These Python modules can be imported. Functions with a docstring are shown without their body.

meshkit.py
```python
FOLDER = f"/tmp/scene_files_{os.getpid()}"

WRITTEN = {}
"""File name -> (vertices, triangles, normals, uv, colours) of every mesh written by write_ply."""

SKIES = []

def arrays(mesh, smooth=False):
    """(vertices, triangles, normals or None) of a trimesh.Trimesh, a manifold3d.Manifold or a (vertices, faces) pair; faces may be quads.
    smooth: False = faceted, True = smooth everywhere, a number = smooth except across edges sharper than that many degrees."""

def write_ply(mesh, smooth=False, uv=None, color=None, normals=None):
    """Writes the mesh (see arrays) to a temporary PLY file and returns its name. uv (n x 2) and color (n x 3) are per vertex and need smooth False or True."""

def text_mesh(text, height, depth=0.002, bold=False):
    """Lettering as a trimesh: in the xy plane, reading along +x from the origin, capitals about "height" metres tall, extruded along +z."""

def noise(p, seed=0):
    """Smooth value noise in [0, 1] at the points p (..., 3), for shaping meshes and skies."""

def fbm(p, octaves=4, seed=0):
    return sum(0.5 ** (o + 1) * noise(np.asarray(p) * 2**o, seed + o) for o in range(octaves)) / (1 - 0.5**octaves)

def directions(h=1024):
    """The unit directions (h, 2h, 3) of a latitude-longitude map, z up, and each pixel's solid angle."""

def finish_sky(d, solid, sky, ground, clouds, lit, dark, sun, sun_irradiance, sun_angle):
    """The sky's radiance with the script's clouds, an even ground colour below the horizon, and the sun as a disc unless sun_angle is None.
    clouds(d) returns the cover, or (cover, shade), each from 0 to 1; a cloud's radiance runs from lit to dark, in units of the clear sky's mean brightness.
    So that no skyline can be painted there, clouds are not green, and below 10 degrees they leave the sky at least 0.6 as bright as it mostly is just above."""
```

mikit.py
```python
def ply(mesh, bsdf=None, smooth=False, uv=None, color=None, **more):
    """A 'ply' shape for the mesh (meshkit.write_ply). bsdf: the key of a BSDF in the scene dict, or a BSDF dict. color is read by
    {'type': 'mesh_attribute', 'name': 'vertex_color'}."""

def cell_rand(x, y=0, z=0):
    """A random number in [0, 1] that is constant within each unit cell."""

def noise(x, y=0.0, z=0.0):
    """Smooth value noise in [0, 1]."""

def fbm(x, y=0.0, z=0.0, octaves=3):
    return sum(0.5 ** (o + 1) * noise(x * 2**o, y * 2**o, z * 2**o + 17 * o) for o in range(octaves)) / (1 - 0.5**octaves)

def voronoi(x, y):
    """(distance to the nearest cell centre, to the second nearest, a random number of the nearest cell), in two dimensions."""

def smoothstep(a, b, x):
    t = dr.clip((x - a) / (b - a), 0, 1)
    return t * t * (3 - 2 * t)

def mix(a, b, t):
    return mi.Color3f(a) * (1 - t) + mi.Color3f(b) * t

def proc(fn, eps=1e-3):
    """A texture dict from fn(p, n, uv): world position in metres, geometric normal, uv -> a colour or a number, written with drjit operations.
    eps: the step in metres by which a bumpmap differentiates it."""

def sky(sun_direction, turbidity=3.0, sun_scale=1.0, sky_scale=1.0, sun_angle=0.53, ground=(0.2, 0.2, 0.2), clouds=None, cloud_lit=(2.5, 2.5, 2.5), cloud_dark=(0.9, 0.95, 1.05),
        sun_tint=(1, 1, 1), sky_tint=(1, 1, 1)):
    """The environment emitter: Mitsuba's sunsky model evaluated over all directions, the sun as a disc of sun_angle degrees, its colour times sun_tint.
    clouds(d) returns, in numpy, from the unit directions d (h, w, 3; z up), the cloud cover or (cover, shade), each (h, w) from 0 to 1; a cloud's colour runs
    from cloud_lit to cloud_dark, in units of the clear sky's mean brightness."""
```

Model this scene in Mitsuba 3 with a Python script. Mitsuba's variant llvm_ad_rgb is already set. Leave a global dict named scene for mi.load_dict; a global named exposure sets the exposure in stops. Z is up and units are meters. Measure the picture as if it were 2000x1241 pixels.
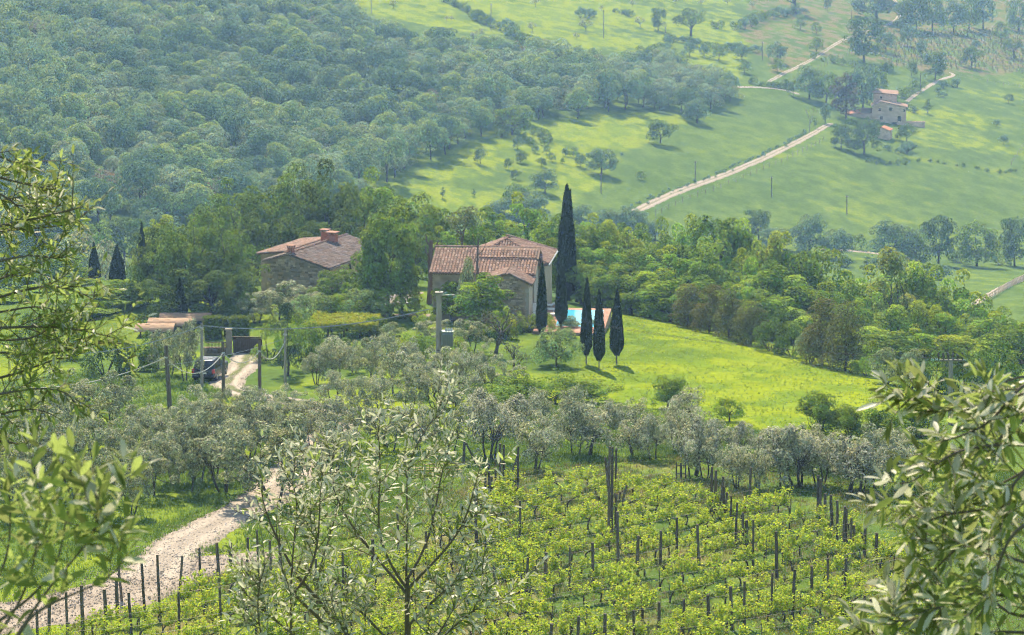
import math
import numpy as np
import trimesh
import mitsuba as mi
import mikit
import meshkit
from scipy.interpolate import RBFInterpolator, RectBivariateSpline
from scipy.ndimage import gaussian_filter, map_coordinates

T = mi.ScalarTransform4f
scene, labels = {}, {}

# ------------------------------------------------------------------ camera, sky, air, exposure
FOCAL = 5000.0                        # focal length in photograph pixels (photograph 2000 x 1241)
CX, CY = 1000.0, 620.5
PITCH = math.atan(870.5 / FOCAL)      # the camera looks down from the hill
SP, CP = math.sin(PITCH), math.cos(PITCH)
exposure = 2.72
scene['camera'] = {
    'type': 'thinlens', 'fov': math.degrees(2 * math.atan(1000.0 / FOCAL)), 'fov_axis': 'x',
    'aperture_radius': 0.0022, 'focus_distance': 120.0, 'near_clip': 0.05, 'far_clip': 9000.0,
    'to_world': T().look_at(origin=[0, 0, 0], target=[0, CP, -SP], up=[0, 0, 1]),
    'medium': {'type': 'ref', 'id': 'haze_air'}}
SUN_AZ, SUN_EL = math.radians(-12), math.radians(48)     # azimuth from +y (view), negative = left
SUN = [math.sin(SUN_AZ) * math.cos(SUN_EL), math.cos(SUN_AZ) * math.cos(SUN_EL), math.sin(SUN_EL)]
scene['sky'] = mikit.sky(SUN, turbidity=3.5, sky_tint=(1.14, 1.0, 0.80))
HAZE = 0.00022
scene['haze_air'] = {'type': 'homogeneous', 'albedo': {'type': 'rgb', 'value': [0.93, 0.95, 0.97]},
                     'sigma_t': {'type': 'rgb', 'value': [0.58 * HAZE, 1.0 * HAZE, 2.0 * HAZE]}}
scene['haze'] = {'type': 'cube', 'to_world': T().translate([0, 1100, -20]).scale([1750, 1750, 100]),
                 'bsdf': {'type': 'null'}, 'interior': {'type': 'ref', 'id': 'haze_air'}}
labels['haze'] = {'label': 'thin bluish haze hanging in the valley air', 'category': 'haze', 'kind': 'stuff'}

# ------------------------------------------------------------------ materials
VC = {'type': 'mesh_attribute', 'name': 'vertex_color'}


def thin(rough, trans, spec=0.5):
    return {'type': 'principledthin', 'base_color': VC, 'roughness': rough, 'diff_trans': trans, 'eta': 1.3 + 0.3 * spec}


scene['m_leaf'] = thin(0.6, 0.75)
scene['m_gloss_leaf'] = {'type': 'blendbsdf', 'weight': 0.4, 'a': thin(0.5, 1.2), 'b': {'type': 'twosided', 'b': {'type': 'principled', 'base_color': VC, 'roughness': 0.42, 'specular': 0.5}}}
scene['m_olive'] = {'type': 'blendbsdf', 'weight': 0.2, 'a': thin(0.5, 0.8), 'b': {'type': 'twosided', 'b': {'type': 'principled', 'base_color': VC, 'roughness': 0.45, 'specular': 0.45}}}
scene['m_near_leaf'] = thin(0.4, 1.2)
scene['m_matte'] = {'type': 'twosided', 'b': {'type': 'principled', 'base_color': VC, 'roughness': 0.85, 'specular': 0.25}}
scene['m_paint'] = {'type': 'twosided', 'b': {'type': 'principled', 'base_color': VC, 'roughness': 0.25, 'specular': 0.5, 'clearcoat': 0.6}}
scene['m_metal'] = {'type': 'twosided', 'b': {'type': 'principled', 'base_color': VC, 'roughness': 0.45, 'metallic': 0.5}}


def ground_colour(p, n, uv):
    """uv.x: how much flowering yellow, uv.y: how much dry brown soil shows in this field."""
    a = mikit.fbm(p.x * 0.05, p.y * 0.045, 3.0, octaves=3)
    b = mikit.fbm(p.x * 0.35, p.y * 0.22, 9.0, octaves=3)
    c = mikit.fbm(p.x * 2.3, p.y * 2.0, 1.0, octaves=2)
    green = mikit.mix([0.078, 0.140, 0.032], [0.118, 0.190, 0.036], mikit.smoothstep(0.3, 0.7, b * 0.6 + a * 0.4))
    lush = mikit.mix([0.150, 0.235, 0.022], [0.210, 0.285, 0.020], mikit.smoothstep(0.35, 0.65, b))
    soil = mikit.mix([0.155, 0.145, 0.070], [0.215, 0.180, 0.110], c)
    t = mikit.smoothstep(0.28, 0.72, uv.x + (a - 0.5) * 0.7 + (b - 0.5) * 0.45)
    s = mikit.smoothstep(0.35, 0.75, uv.y + (b - 0.5) * 0.8)
    col = mikit.mix(mikit.mix(green, lush, t), soil, s)
    return col * (0.8 + 0.4 * c)


scene['m_ground'] = {'type': 'twosided', 'b': {'type': 'diffuse', 'reflectance': mikit.proc(ground_colour)}}


def dr_clip(x):
    return mikit.smoothstep(-0.0, 1.0, x) * 0.35 + 0.65 * mi.Float(abs(x) + x) * 0.5


def gravel_colour(p, n, uv):
    """uv.x runs across the road from 0 to 1: two worn wheel tracks and a grassy middle when uv.y is set."""
    b = mikit.fbm(p.x * 0.9, p.y * 0.7, 2.0, octaves=3)
    c = mikit.fbm(p.x * 14.0, p.y * 11.0, 4.0, octaves=2)
    col = mikit.mix([0.345, 0.315, 0.275], [0.465, 0.435, 0.39], b) * (0.82 + 0.36 * c)
    rut = mikit.smoothstep(0.13, 0.04, mi.Float(abs(abs(uv.x - 0.5) - 0.2)) + (b - 0.5) * 0.12)
    col = col * (0.80 + 0.22 * rut)
    col = mikit.mix(col, mi.Color3f([0.225, 0.19, 0.16]) * (0.7 + 0.6 * c), dr_clip(-uv.y + (b - 0.5) * (-uv.y)))
    mid = mikit.smoothstep(0.16, 0.04, mi.Float(abs(uv.x - 0.5)) + (b - 0.5) * 0.2) * dr_clip(uv.y)
    return mikit.mix(col, mi.Color3f([0.115, 0.150, 0.045]) * (0.6 + 0.8 * c), mid)


scene['m_gravel'] = {'type': 'twosided', 'b': {'type': 'diffuse', 'reflectance': mikit.proc(gravel_colour)}}
scene['m_water'] = {'type': 'twosided', 'b': {'type': 'principled', 'base_color': {'type': 'rgb', 'value': [0.07, 0.42, 0.66]}, 'roughness': 0.08, 'specular': 0.5}}
scene['m_glass'] = {'type': 'twosided', 'b': {'type': 'principled', 'base_color': {'type': 'rgb', 'value': [0.015, 0.02, 0.025]}, 'roughness': 0.06, 'specular': 0.6}}


# ------------------------------------------------------------------ helpers
def ray(px, py):
    u, v = (px - CX) / FOCAL, (CY - py) / FOCAL
    d = np.array([u, CP + v * SP, -SP + v * CP])
    return d / d[1]


def P(px, py, dist):
    """The point at this forward distance seen at this place of the photograph."""
    return ray(px, py) * dist


def project(p):
    p = np.asarray(p, float)
    depth = p[..., 1] * CP - p[..., 2] * SP
    up = p[..., 1] * SP + p[..., 2] * CP
    return np.stack([CX + FOCAL * p[..., 0] / depth, CY - FOCAL * up / depth], -1)


def ppm(dist):
    """photograph pixels per metre at this distance"""
    return FOCAL / (dist * 1.03)


counts = {}


def key_for(name):
    """A free key: name, name_001, name_002 ..."""
    n = counts.get(name, -1) + 1
    counts[name] = n
    return name if n == 0 else f'{name}_{n:03d}'


def tag(key, label=None, cat=None, group=None, kind=None):
    d = labels.setdefault(key, {})
    for k, v in (('label', label), ('category', cat), ('group', group), ('kind', kind)):
        if v:
            d[k] = v
    return key


def thing(name, label, cat, group=None):
    return tag(key_for(name), label, cat, group)


def part(parent, name, shape, label=None, kind=None):
    key = key_for(f'{parent}__{name}')
    scene[key] = shape
    if label or kind:
        tag(key, label, None, None, kind)
    return key


def vary(n, rng, col, amount=0.12):
    return np.clip(np.asarray(col)[None] * (1 + rng.normal(0, amount, (n, 1))) * (1 + rng.normal(0, amount * 0.3, (n, 3))), 0.003, 0.95)


def coloured(mesh, col, mat='m_matte', smooth=False, amount=0.0, seed=0, scale=3.0):
    """A ply of the mesh in one colour (with soft noise per vertex when amount > 0)."""
    if hasattr(mesh, 'vertices'):
        v, f = np.array(mesh.vertices), np.array(mesh.faces)
    else:
        v, f = np.asarray(mesh[0], float), np.asarray(mesh[1], int)
    if smooth is not False and smooth is not True:
        m = trimesh.graph.smooth_shade(trimesh.Trimesh(v, f, process=False), angle=np.radians(smooth), facet_minarea=None)
        v, f, smooth = np.array(m.vertices), np.array(m.faces), True
    if smooth is False:
        v, f = v[f].reshape(-1, 3), np.arange(f.size).reshape(-1, 3)
    c = np.tile(np.asarray(col, float), (len(v), 1))
    if amount:
        c = c * (1 + amount * (2 * meshkit.fbm(v * scale + seed * 7.7, 3)[:, None] - 1))
    return mikit.ply((v, f), mat, smooth=smooth, color=np.clip(c, 0.003, 0.95))


def join(meshes):
    vs, fs, cs, at = [], [], [], 0
    for m in meshes:
        v, f = m[0], m[1]
        vs.append(v)
        fs.append(f + at)
        if len(m) > 2:
            cs.append(m[2])
        at += len(v)
    return (np.vstack(vs), np.vstack(fs)) + ((np.vstack(cs),) if cs else ())


def tube(points, radii, sides=6, cap=False):
    p = np.asarray(points, float)
    r = np.broadcast_to(np.asarray(radii, float), (len(p),))
    t = np.gradient(p, axis=0)
    t /= np.linalg.norm(t, axis=1, keepdims=True) + 1e-12
    ref = np.array([0.3, 0.1, 1.0]) if abs(t[:, 2]).mean() < 0.8 else np.array([1.0, 0.2, 0.0])
    a = np.cross(t, ref)
    a /= np.linalg.norm(a, axis=1, keepdims=True) + 1e-12
    b = np.cross(t, a)
    ang = np.arange(sides) * 2 * np.pi / sides
    v = p[:, None] + r[:, None, None] * (np.cos(ang)[None, :, None] * a[:, None] + np.sin(ang)[None, :, None] * b[:, None])
    i, j = np.meshgrid(np.arange(len(p) - 1), np.arange(sides), indexing='ij')
    q = np.stack([i * sides + j, i * sides + (j + 1) % sides, (i + 1) * sides + (j + 1) % sides, (i + 1) * sides + j], -1).reshape(-1, 4)
    f = np.vstack([q[:, [0, 1, 2]], q[:, [0, 2, 3]]])
    v = v.reshape(-1, 3)
    if cap:
        n = len(v)
        v = np.vstack([v, p[:1], p[-1:]])
        k = np.arange(sides)
        f = np.vstack([f, np.stack([np.full(sides, n), (k + 1) % sides, k], 1), np.stack([np.full(sides, n + 1), n - sides + k, n - sides + (k + 1) % sides], 1)])
    return v, f


def box(x0, x1, y0, y1, z0, z1):
    m = trimesh.creation.box(extents=(x1 - x0, y1 - y0, z1 - z0))
    return np.array(m.vertices) + [(x0 + x1) / 2, (y0 + y1) / 2, (z0 + z1) / 2], np.array(m.faces)


def moved(m, M):
    M = np.asarray(M)
    return (m[0] @ M[:3, :3].T + M[:3, 3], m[1]) + tuple(m[2:])


def frame(origin, rotz):
    """A 4 x 4 matrix: turn about z (radians), then move to the origin."""
    c, s = math.cos(rotz), math.sin(rotz)
    M = np.eye(4)
    M[:3, :3] = [[c, -s, 0], [s, c, 0], [0, 0, 1]]
    M[:3, 3] = origin
    return M


def place(x, y, z, s=1.0, rot=0.0, sz=None, lean=0.0, lean_az=0.0):
    t = T().translate([float(x), float(y), float(z)])
    if lean:
        t = t.rotate([math.cos(lean_az), math.sin(lean_az), 0.0], math.degrees(lean))
    return t.rotate([0, 0, 1], math.degrees(rot)).scale([float(s), float(s), float(s if sz is None else sz)])


def instance(group_id, name, to_world, label, cat, group=None):
    key = thing(name, label, cat, group)
    scene[key] = {'type': 'instance', 'to_world': to_world, 'of': {'type': 'ref', 'id': group_id}}
    return key


_kits = {}


def copy_of(kit, shape):
    """The key of a shape kept once, to be placed many times as 'instance' entries."""
    if kit not in _kits:
        scene[kit] = {'type': 'shapegroup', 'piece': shape}
        _kits[kit] = kit
    return kit


def put(parent, name, kit, M):
    key = key_for(f'{parent}__{name}')
    scene[key] = {'type': 'instance', 'to_world': M if not isinstance(M, np.ndarray) else T(M), 'of': {'type': 'ref', 'id': kit}}
    return key


def inside(poly, pts):
    """Which of the 2-D points lie in the polygon."""
    poly, pts = np.asarray(poly, float), np.asarray(pts, float)
    x, y = pts[:, 0], pts[:, 1]
    res = np.zeros(len(pts), bool)
    j = len(poly) - 1
    for i in range(len(poly)):
        xi, yi, xj, yj = *poly[i], *poly[j]
        hit = ((yi > y) != (yj > y)) & (x < (xj - xi) * (y - yi) / (yj - yi + 1e-12) + xi)
        res ^= hit
        j = i
    return res


def spline(pts, n):
    """n points along a smooth line through the given points."""
    pts = np.asarray(pts, float)
    from scipy.interpolate import CubicSpline, PchipInterpolator
    d = np.r_[0, np.cumsum(np.linalg.norm(np.diff(pts, axis=0), axis=1))]
    return (PchipInterpolator if len(pts) < 4 else CubicSpline)(d, pts)(np.linspace(0, d[-1], n))


# ------------------------------------------------------------------ the lie of the land
def far_distance(px, py):
    return 1.0 / (0.00105 + 1.75e-6 * py - 2.9e-7 * (px - 1300))


NEAR = [(0, 1241, 103), (500, 1241, 104), (1000, 1241, 105), (1500, 1241, 105), (2000, 1241, 106), (200, 1150, 111), (1000, 1150, 112), (1700, 1150, 112),
        (280, 1060, 120), (1000, 1060, 121), (1700, 1060, 121), (480, 1000, 127), (1000, 980, 130), (1700, 980, 130), (150, 950, 135), (1000, 920, 138),
        (1500, 920, 138), (250, 880, 150), (600, 880, 146), (1400, 860, 149), (1900, 880, 143), (150, 840, 160), (650, 800, 166), (1200, 800, 164),
        (1700, 830, 156), (200, 780, 177), (400, 748, 186), (860, 765, 174), (1200, 760, 176), (1550, 770, 172), (1800, 800, 163), (480, 700, 198),
        (700, 700, 192), (950, 700, 190), (1170, 720, 187), (1400, 700, 190), (1600, 735, 180), (1780, 775, 171), (330, 660, 212), (700, 620, 215),
        (1045, 620, 212), (1150, 650, 203), (1150, 610, 213), (1250, 625, 212), (1400, 665, 200), (1900, 800, 165), (100, 690, 205),
        (1700, 530, 520), (1830, 560, 480), (1950, 560, 470)]
HIDDEN = {1250: [(240, -41), (300, -54), (380, -70), (450, -78)], 1600: [(200, -38.5), (250, -50), (300, -60), (380, -71), (460, -77)], 1900: [(185, -37.5), (250, -50), (300, -59), (380, -70)],
          1000: [(230, -37.5), (260, -41), (300, -49), (400, -71), (470, -80)], 500: [(235, -38), (270, -42), (320, -52), (400, -67), (450, -72)], 100: [(230, -39), (270, -43), (320, -53), (400, -66)]}
ctrl = [P(*q) for q in NEAR]
ctrl += [(ray(px, 600)[0] * y, y, z) for px, rows in HIDDEN.items() for y, z in rows]
for px in range(-400, 2500, 200):
    for py in range(-100, 541, 40):
        if py <= (420 if px < 1250 else 500):
            ctrl.append(P(px, py, far_distance(px, py)))
for y, z in ((-100, 1), (0, -1.9), (6, -3.3), (13, -6.6), (30, -13.8), (60, -23), (85, -28.8)):
    ctrl += [(x, y, z - abs(x) * 0.02) for x in (-120, -60, -25, 0, 25, 60, 120)]
for x in (-150, 150):
    ctrl += [(x, 130, -34), (x, 200, -45), (x, 300, -62), (x, 420, -74)]
for x in (-1600, -900, 900, 1600):
    ctrl += [(x, -100, -10), (x, 300, -60), (x, 700, -40), (x, 1300, 0), (x, 2600, 20)]
ctrl += [(x, y, z) for x in (-500, 0, 500) for y, z in ((1500, -5), (2000, 15), (2700, 20))]
ctrl = np.array(ctrl, float)
ctrl[:, 2] = np.minimum(ctrl[:, 2], 30)
cgx = np.r_[np.arange(-1640, -280, 80), np.arange(-280, 281, 8), np.arange(320, 1641, 80)].astype(float)
cgy = np.r_[np.arange(-120, 0, 30), np.arange(0, 300, 5), np.arange(300, 1200, 12), np.arange(1200, 2761, 80)].astype(float)
qx, qy = np.meshgrid(cgx, cgy, indexing='ij')
rbf = RBFInterpolator(ctrl[:, :2], ctrl[:, 2], kernel='linear', smoothing=0.4)
cz = rbf(np.stack([qx.ravel(), qy.ravel()], 1)).reshape(qx.shape)
cz = gaussian_filter(cz, 1.3, mode='nearest')
land = RectBivariateSpline(cgx, cgy, cz, kx=2, ky=2)

gx = np.r_[np.arange(-1600, -300, 60), np.arange(-300, -130, 3.0), np.arange(-130, 130, 1.3), np.arange(130, 300, 3.0), np.arange(300, 1601, 60)]
gy = np.r_[np.arange(-110, 0, 10), np.arange(0, 90, 3), np.arange(90, 235, 0.8), np.arange(235, 440, 4), np.arange(440, 1160, 3.0), np.arange(1160, 2760, 50)]
mx, my = np.meshgrid(gx, gy, indexing='ij')
gz_grid = land(gx, gy)
rough = np.where(my < 100, 0.3, np.where(my < 300, 0.55, 2.6))
wob = meshkit.fbm(np.stack([mx / np.where(my < 300, 14, 60), my / np.where(my < 300, 14, 60), mx * 0 + 3.3], -1), 3) - 0.5
gz_grid = gz_grid + wob * rough


def gz(x, y):
    """The height of the ground there (the ground mesh, exactly to bilinear)."""
    x, y = np.asarray(x, float), np.asarray(y, float)
    i = np.interp(x, gx, np.arange(len(gx)))
    j = np.interp(y, gy, np.arange(len(gy)))
    return map_coordinates(gz_grid, [np.atleast_1d(i), np.atleast_1d(j)], order=1, mode='nearest').reshape(x.shape)


def G(px, py, start=60.0, stop=1600.0):
    """Where the line of sight through this place of the photograph meets the ground beyond the given distance."""
    d = ray(px, py)
    y = np.geomspace(start, stop, 900)
    below = (d[2] * y) < gz(d[0] * y, y)
    k = int(np.argmax(below)) if below.any() else len(y) - 1
    if k == 0:
        return np.array([d[0] * start, start, gz(d[0] * start, start)])
    a, b = y[k - 1], y[k]
    for _ in range(18):
        m = (a + b) / 2
        if d[2] * m < gz(d[0] * m, m):
            b = m
        else:
            a = m
    return np.array([d[0] * b, b, float(gz(d[0] * b, b))])


# which crop or flower grows where: polygons on the land, from lines read off the photograph
uvg = np.zeros(mx.shape + (2,))
uvg[..., 0] = 0.35
gpts = np.stack([mx, my], -1).reshape(-1, 2)


def field(poly_px, yellow, dry, start=60.0):
    poly = [G(a, b, start)[:2] for a, b in poly_px]
    sel = inside(poly, gpts).reshape(mx.shape)
    uvg[sel] = (yellow, dry)


uvg[(my > 430)] = (0.25, 0.12)
field([(600, -90), (1330, -90), (1480, 60), (1440, 165), (1250, 110), (1000, 80), (640, 10)], 0.62, 0.10, 440)
field([(740, 365), (960, 250), (1060, 235), (1340, 215), (1340, 255), (1220, 300), (1180, 350), (1090, 420), (700, 440)], 0.60, 0.10, 440)
field([(1345, 250), (1560, 185), (1640, 235), (1250, 402), (1080, 440), (1180, 350), (1220, 305)], 0.12, 0.10, 440)
field([(1630, 245), (1740, 290), (2100, 345), (2100, 470), (1250, 450), (1260, 405)], 0.22, 0.16, 440)
field([(1780, 190), (2100, 150), (2100, 330), (1760, 280)], 0.36, 0.16, 440)
field([(1480, -60), (2200, -60), (2200, 150), (1860, 150), (1600, 110), (1520, 160), (1440, 60)], 0.25, 0.52, 440)
field([(1130, 640), (1250, 600), (1560, 690), (1830, 790), (1760, 880), (1500, 850), (1180, 800), (1150, 720)], 0.60, 0.02)
field([(930, 930), (1300, 900), (1500, 930), (1800, 1010), (2100, 1060), (2100, 1300), (0, 1300), (560, 1090), (800, 1010)], 0.40, 0.42)
for c in (0, 1):
    uvg[..., c] = gaussian_filter(uvg[..., c], 0.8)
i, j = np.meshgrid(np.arange(len(gx) - 1), np.arange(len(gy) - 1), indexing='ij')
n_ = len(gy)
quads = np.stack([i * n_ + j, (i + 1) * n_ + j, (i + 1) * n_ + j + 1, i * n_ + j + 1], -1).reshape(-1, 4)
scene['ground'] = mikit.ply((np.stack([mx, my, gz_grid], -1).reshape(-1, 3), quads), 'm_ground', smooth=True, uv=uvg.reshape(-1, 2))
tag('ground', 'green grassy land falling from the vineyard past the farmhouse to the far fields', 'ground', None, 'structure')


def strip(name, px_pts, widths, label, start=60.0, n=160, lift=0.07, grassy=0.0, kind='road', world=None):
    """A road draped on the ground along points read off the photograph."""
    c = np.array([G(a, b, start)[:2] for a, b in px_pts]) if world is None else np.array(world, float)
    c = spline(c, n)
    t = np.gradient(c, axis=0)
    t /= np.linalg.norm(t, axis=1, keepdims=True)
    nrm = np.stack([-t[:, 1], t[:, 0]], 1)
    w = np.interp(np.linspace(0, 1, n), np.linspace(0, 1, len(widths)), widths)
    s = np.linspace(0, 1, 9)
    edge = 1 + 0.26 * (meshkit.fbm(np.stack([c[:, 0] * 0.8, c[:, 1] * 0.8, c[:, 0] * 0], -1), 4) - 0.5) * 2
    q = c[:, None] + nrm[:, None] * ((s - 0.5)[None, :, None] * (w * edge)[:, None, None])
    sink = np.clip(np.minimum(np.arange(n), n - 1 - np.arange(n)) / (0.05 * n), 0, 1)[:, None]      # the ends run into the ground
    z = gz(q[..., 0], q[..., 1]) + lift * sink - 0.06 * (1 - sink) - 0.12 * (np.abs(s - 0.5)[None] * 2) ** 6
    v = np.concatenate([q, z[..., None]], -1).reshape(-1, 3)
    a, b = np.meshgrid(np.arange(n - 1), np.arange(8), indexing='ij')
    f = np.stack([a * 9 + b, (a + 1) * 9 + b, (a + 1) * 9 + b + 1, a * 9 + b + 1], -1).reshape(-1, 4)
    uv = np.stack([np.tile(s, n), np.full(n * 9, grassy)], 1)
    key = key_for(name)
    scene[key] = mikit.ply((v, f), 'm_gravel', smooth=True, uv=uv)
    tag(key, label, kind, None, 'structure')
    return c


ROADS = []
ROADS.append(strip('gravel_road', [(262, 1152), (312, 1108), (352, 1066), (400, 1036), (455, 1008), (520, 972), (575, 920), (620, 870), (690, 815)], [4.6, 3.9, 3.5, 3.7, 3.7, 3.3, 3.0, 2.8, 2.6],
                   'pale gravel road curving past the olive trees at lower left', n=240, grassy=-0.12))
ROADS.append(strip('vineyard_track', [(-260, 1260), (0, 1206), (110, 1192), (210, 1166), (300, 1134), (400, 1104), (480, 1090), (560, 1082)], [7.0, 7.0, 7.0, 6.2, 5.2, 4.4, 3.4, 1.6],
                   'brownish gravel track running behind the row of vineyard posts', n=240, lift=0.05, grassy=-0.4))
ROADS.append(strip('gravel_lane', [(690, 815), (640, 800), (570, 785), (480, 770), (445, 752), (470, 722), (483, 700), (490, 680)], [2.6, 2.6, 2.6, 2.7, 2.8, 2.9, 3.0, 3.0],
                   'pale gravel lane leading up to the dark metal gate', n=160, grassy=0.8))
ROADS.append(strip('far_road', [(1225, 418), (1262, 403), (1300, 385), (1420, 340), (1540, 286), (1600, 254), (1632, 238)], [2.86, 2.86, 2.72, 2.58, 2.45, 2.18, 2.04],
                   'straight pale dirt road crossing the far green fields', 440, n=260, grassy=0.35))
ROADS.append(strip('far_track', [(1490, 166), (1560, 130), (1620, 94), (1700, 60), (1740, 46), (1756, 22), (1745, -15)], [1.7, 1.7, 1.7, 1.8, 2.0, 2.0, 2.0],
                   'pale track climbing between fields at upper right', 440, n=200, grassy=0.8))
ROADS.append(strip('far_path', [(1430, 172), (1480, 171), (1530, 176), (1562, 186)], [2.04, 2.04, 2.18, 2.04], 'short bright path beside the trees left of the far farmhouse', 440, n=90))
ROADS.append(strip('far_path', [(1770, 200), (1795, 180), (1822, 164), (1850, 152), (1862, 146), (1845, 138)], [1.77, 1.77, 1.77, 1.77, 1.63, 1.5], 'narrow path rising right of the far farmhouse', 440, n=90))
ROADS.append(strip('valley_road', [(1600, 488), (1660, 490), (1700, 494), (1740, 500), (1800, 508)], [3.2, 3.2, 3.2, 3.2, 3.2], 'bit of pale valley road between dark valley trees', 440, n=90))
ROADS.append(strip('fenced_path', [(1890, 600), (1935, 575), (1980, 552), (2030, 528), (2080, 500)], [2.2, 2.2, 2.2, 2.2, 2.2], 'pale path along the fence at the right edge of the valley', 380, n=90))

# ------------------------------------------------------------------ how plants are made
def unit(v):
    return v / (np.linalg.norm(v, axis=-1, keepdims=True) + 1e-12)


def leaf_quads(c, nrm, L, W, rng, col, fold=0.25, axis=None):
    """One bent, pointed two-triangle leaf at each centre."""
    n = len(c)
    nrm = unit(nrm)
    a = unit(np.cross(nrm, rng.normal(size=(n, 3)))) if axis is None else unit(axis)
    b = unit(np.cross(nrm, a))
    up = np.cross(a, b)
    L = np.broadcast_to(L, (n,))[:, None] * rng.uniform(0.7, 1.3, (n, 1))
    W = np.broadcast_to(W, (n,))[:, None] * rng.uniform(0.7, 1.3, (n, 1))
    mid = a * L * rng.uniform(-0.12, 0.12, (n, 1))
    v = np.stack([c - a * L / 2, c + mid + b * W / 2 + up * W * fold, c + a * L / 2, c + mid - b * W / 2 + up * W * fold], 1)
    k = np.arange(n)[:, None] * 4
    f = np.concatenate([k + [0, 2, 1], k + [0, 3, 2]], 1).reshape(-1, 3)
    return v.reshape(-1, 3), f, np.repeat(col, 4, axis=0)


LUSH = 1.65                            # leaves pass half of their light through, so their whole colour is twice what one side reflects


def clumpy(rng, n_leaf, cc, cr, centre, col, hue=0.10, up=0.5, squash=0.8, hollow=0.6, ruffle=0.42, spots=0.30):
    """Leaf places, normals and colours spread over leaf clumps with centres cc and radii cr."""
    n = len(cc)
    w = cr ** 2
    k = rng.choice(n, n_leaf, p=w / w.sum())
    d = rng.normal(size=(n_leaf, 3))
    d[:, 2] += 0.5
    d = unit(d)
    pos = cc[k] + d * (cr[k] * rng.uniform(hollow, 1.0, n_leaf) ** 0.6)[:, None] * [1, 1, squash]
    nrm = d * 0.9 + unit(pos - centre) * 0.4 + [0, 0, up] + rng.normal(0, ruffle, (n_leaf, 3))
    cf = rng.normal(0, 0.17, n)[k] + np.clip(rng.normal(0, spots, n_leaf), -0.6, 0.9)
    hf = rng.normal(0, hue, n)[k] + rng.normal(0, hue * 0.6, n_leaf)
    c = LUSH * np.asarray(col)[None] * (1 + cf[:, None]) * np.stack([1 + hf, 1 + 0.2 * hf, 1 - 0.8 * hf], 1)
    return pos, nrm, np.clip(c, 0.004, 0.8)


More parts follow.
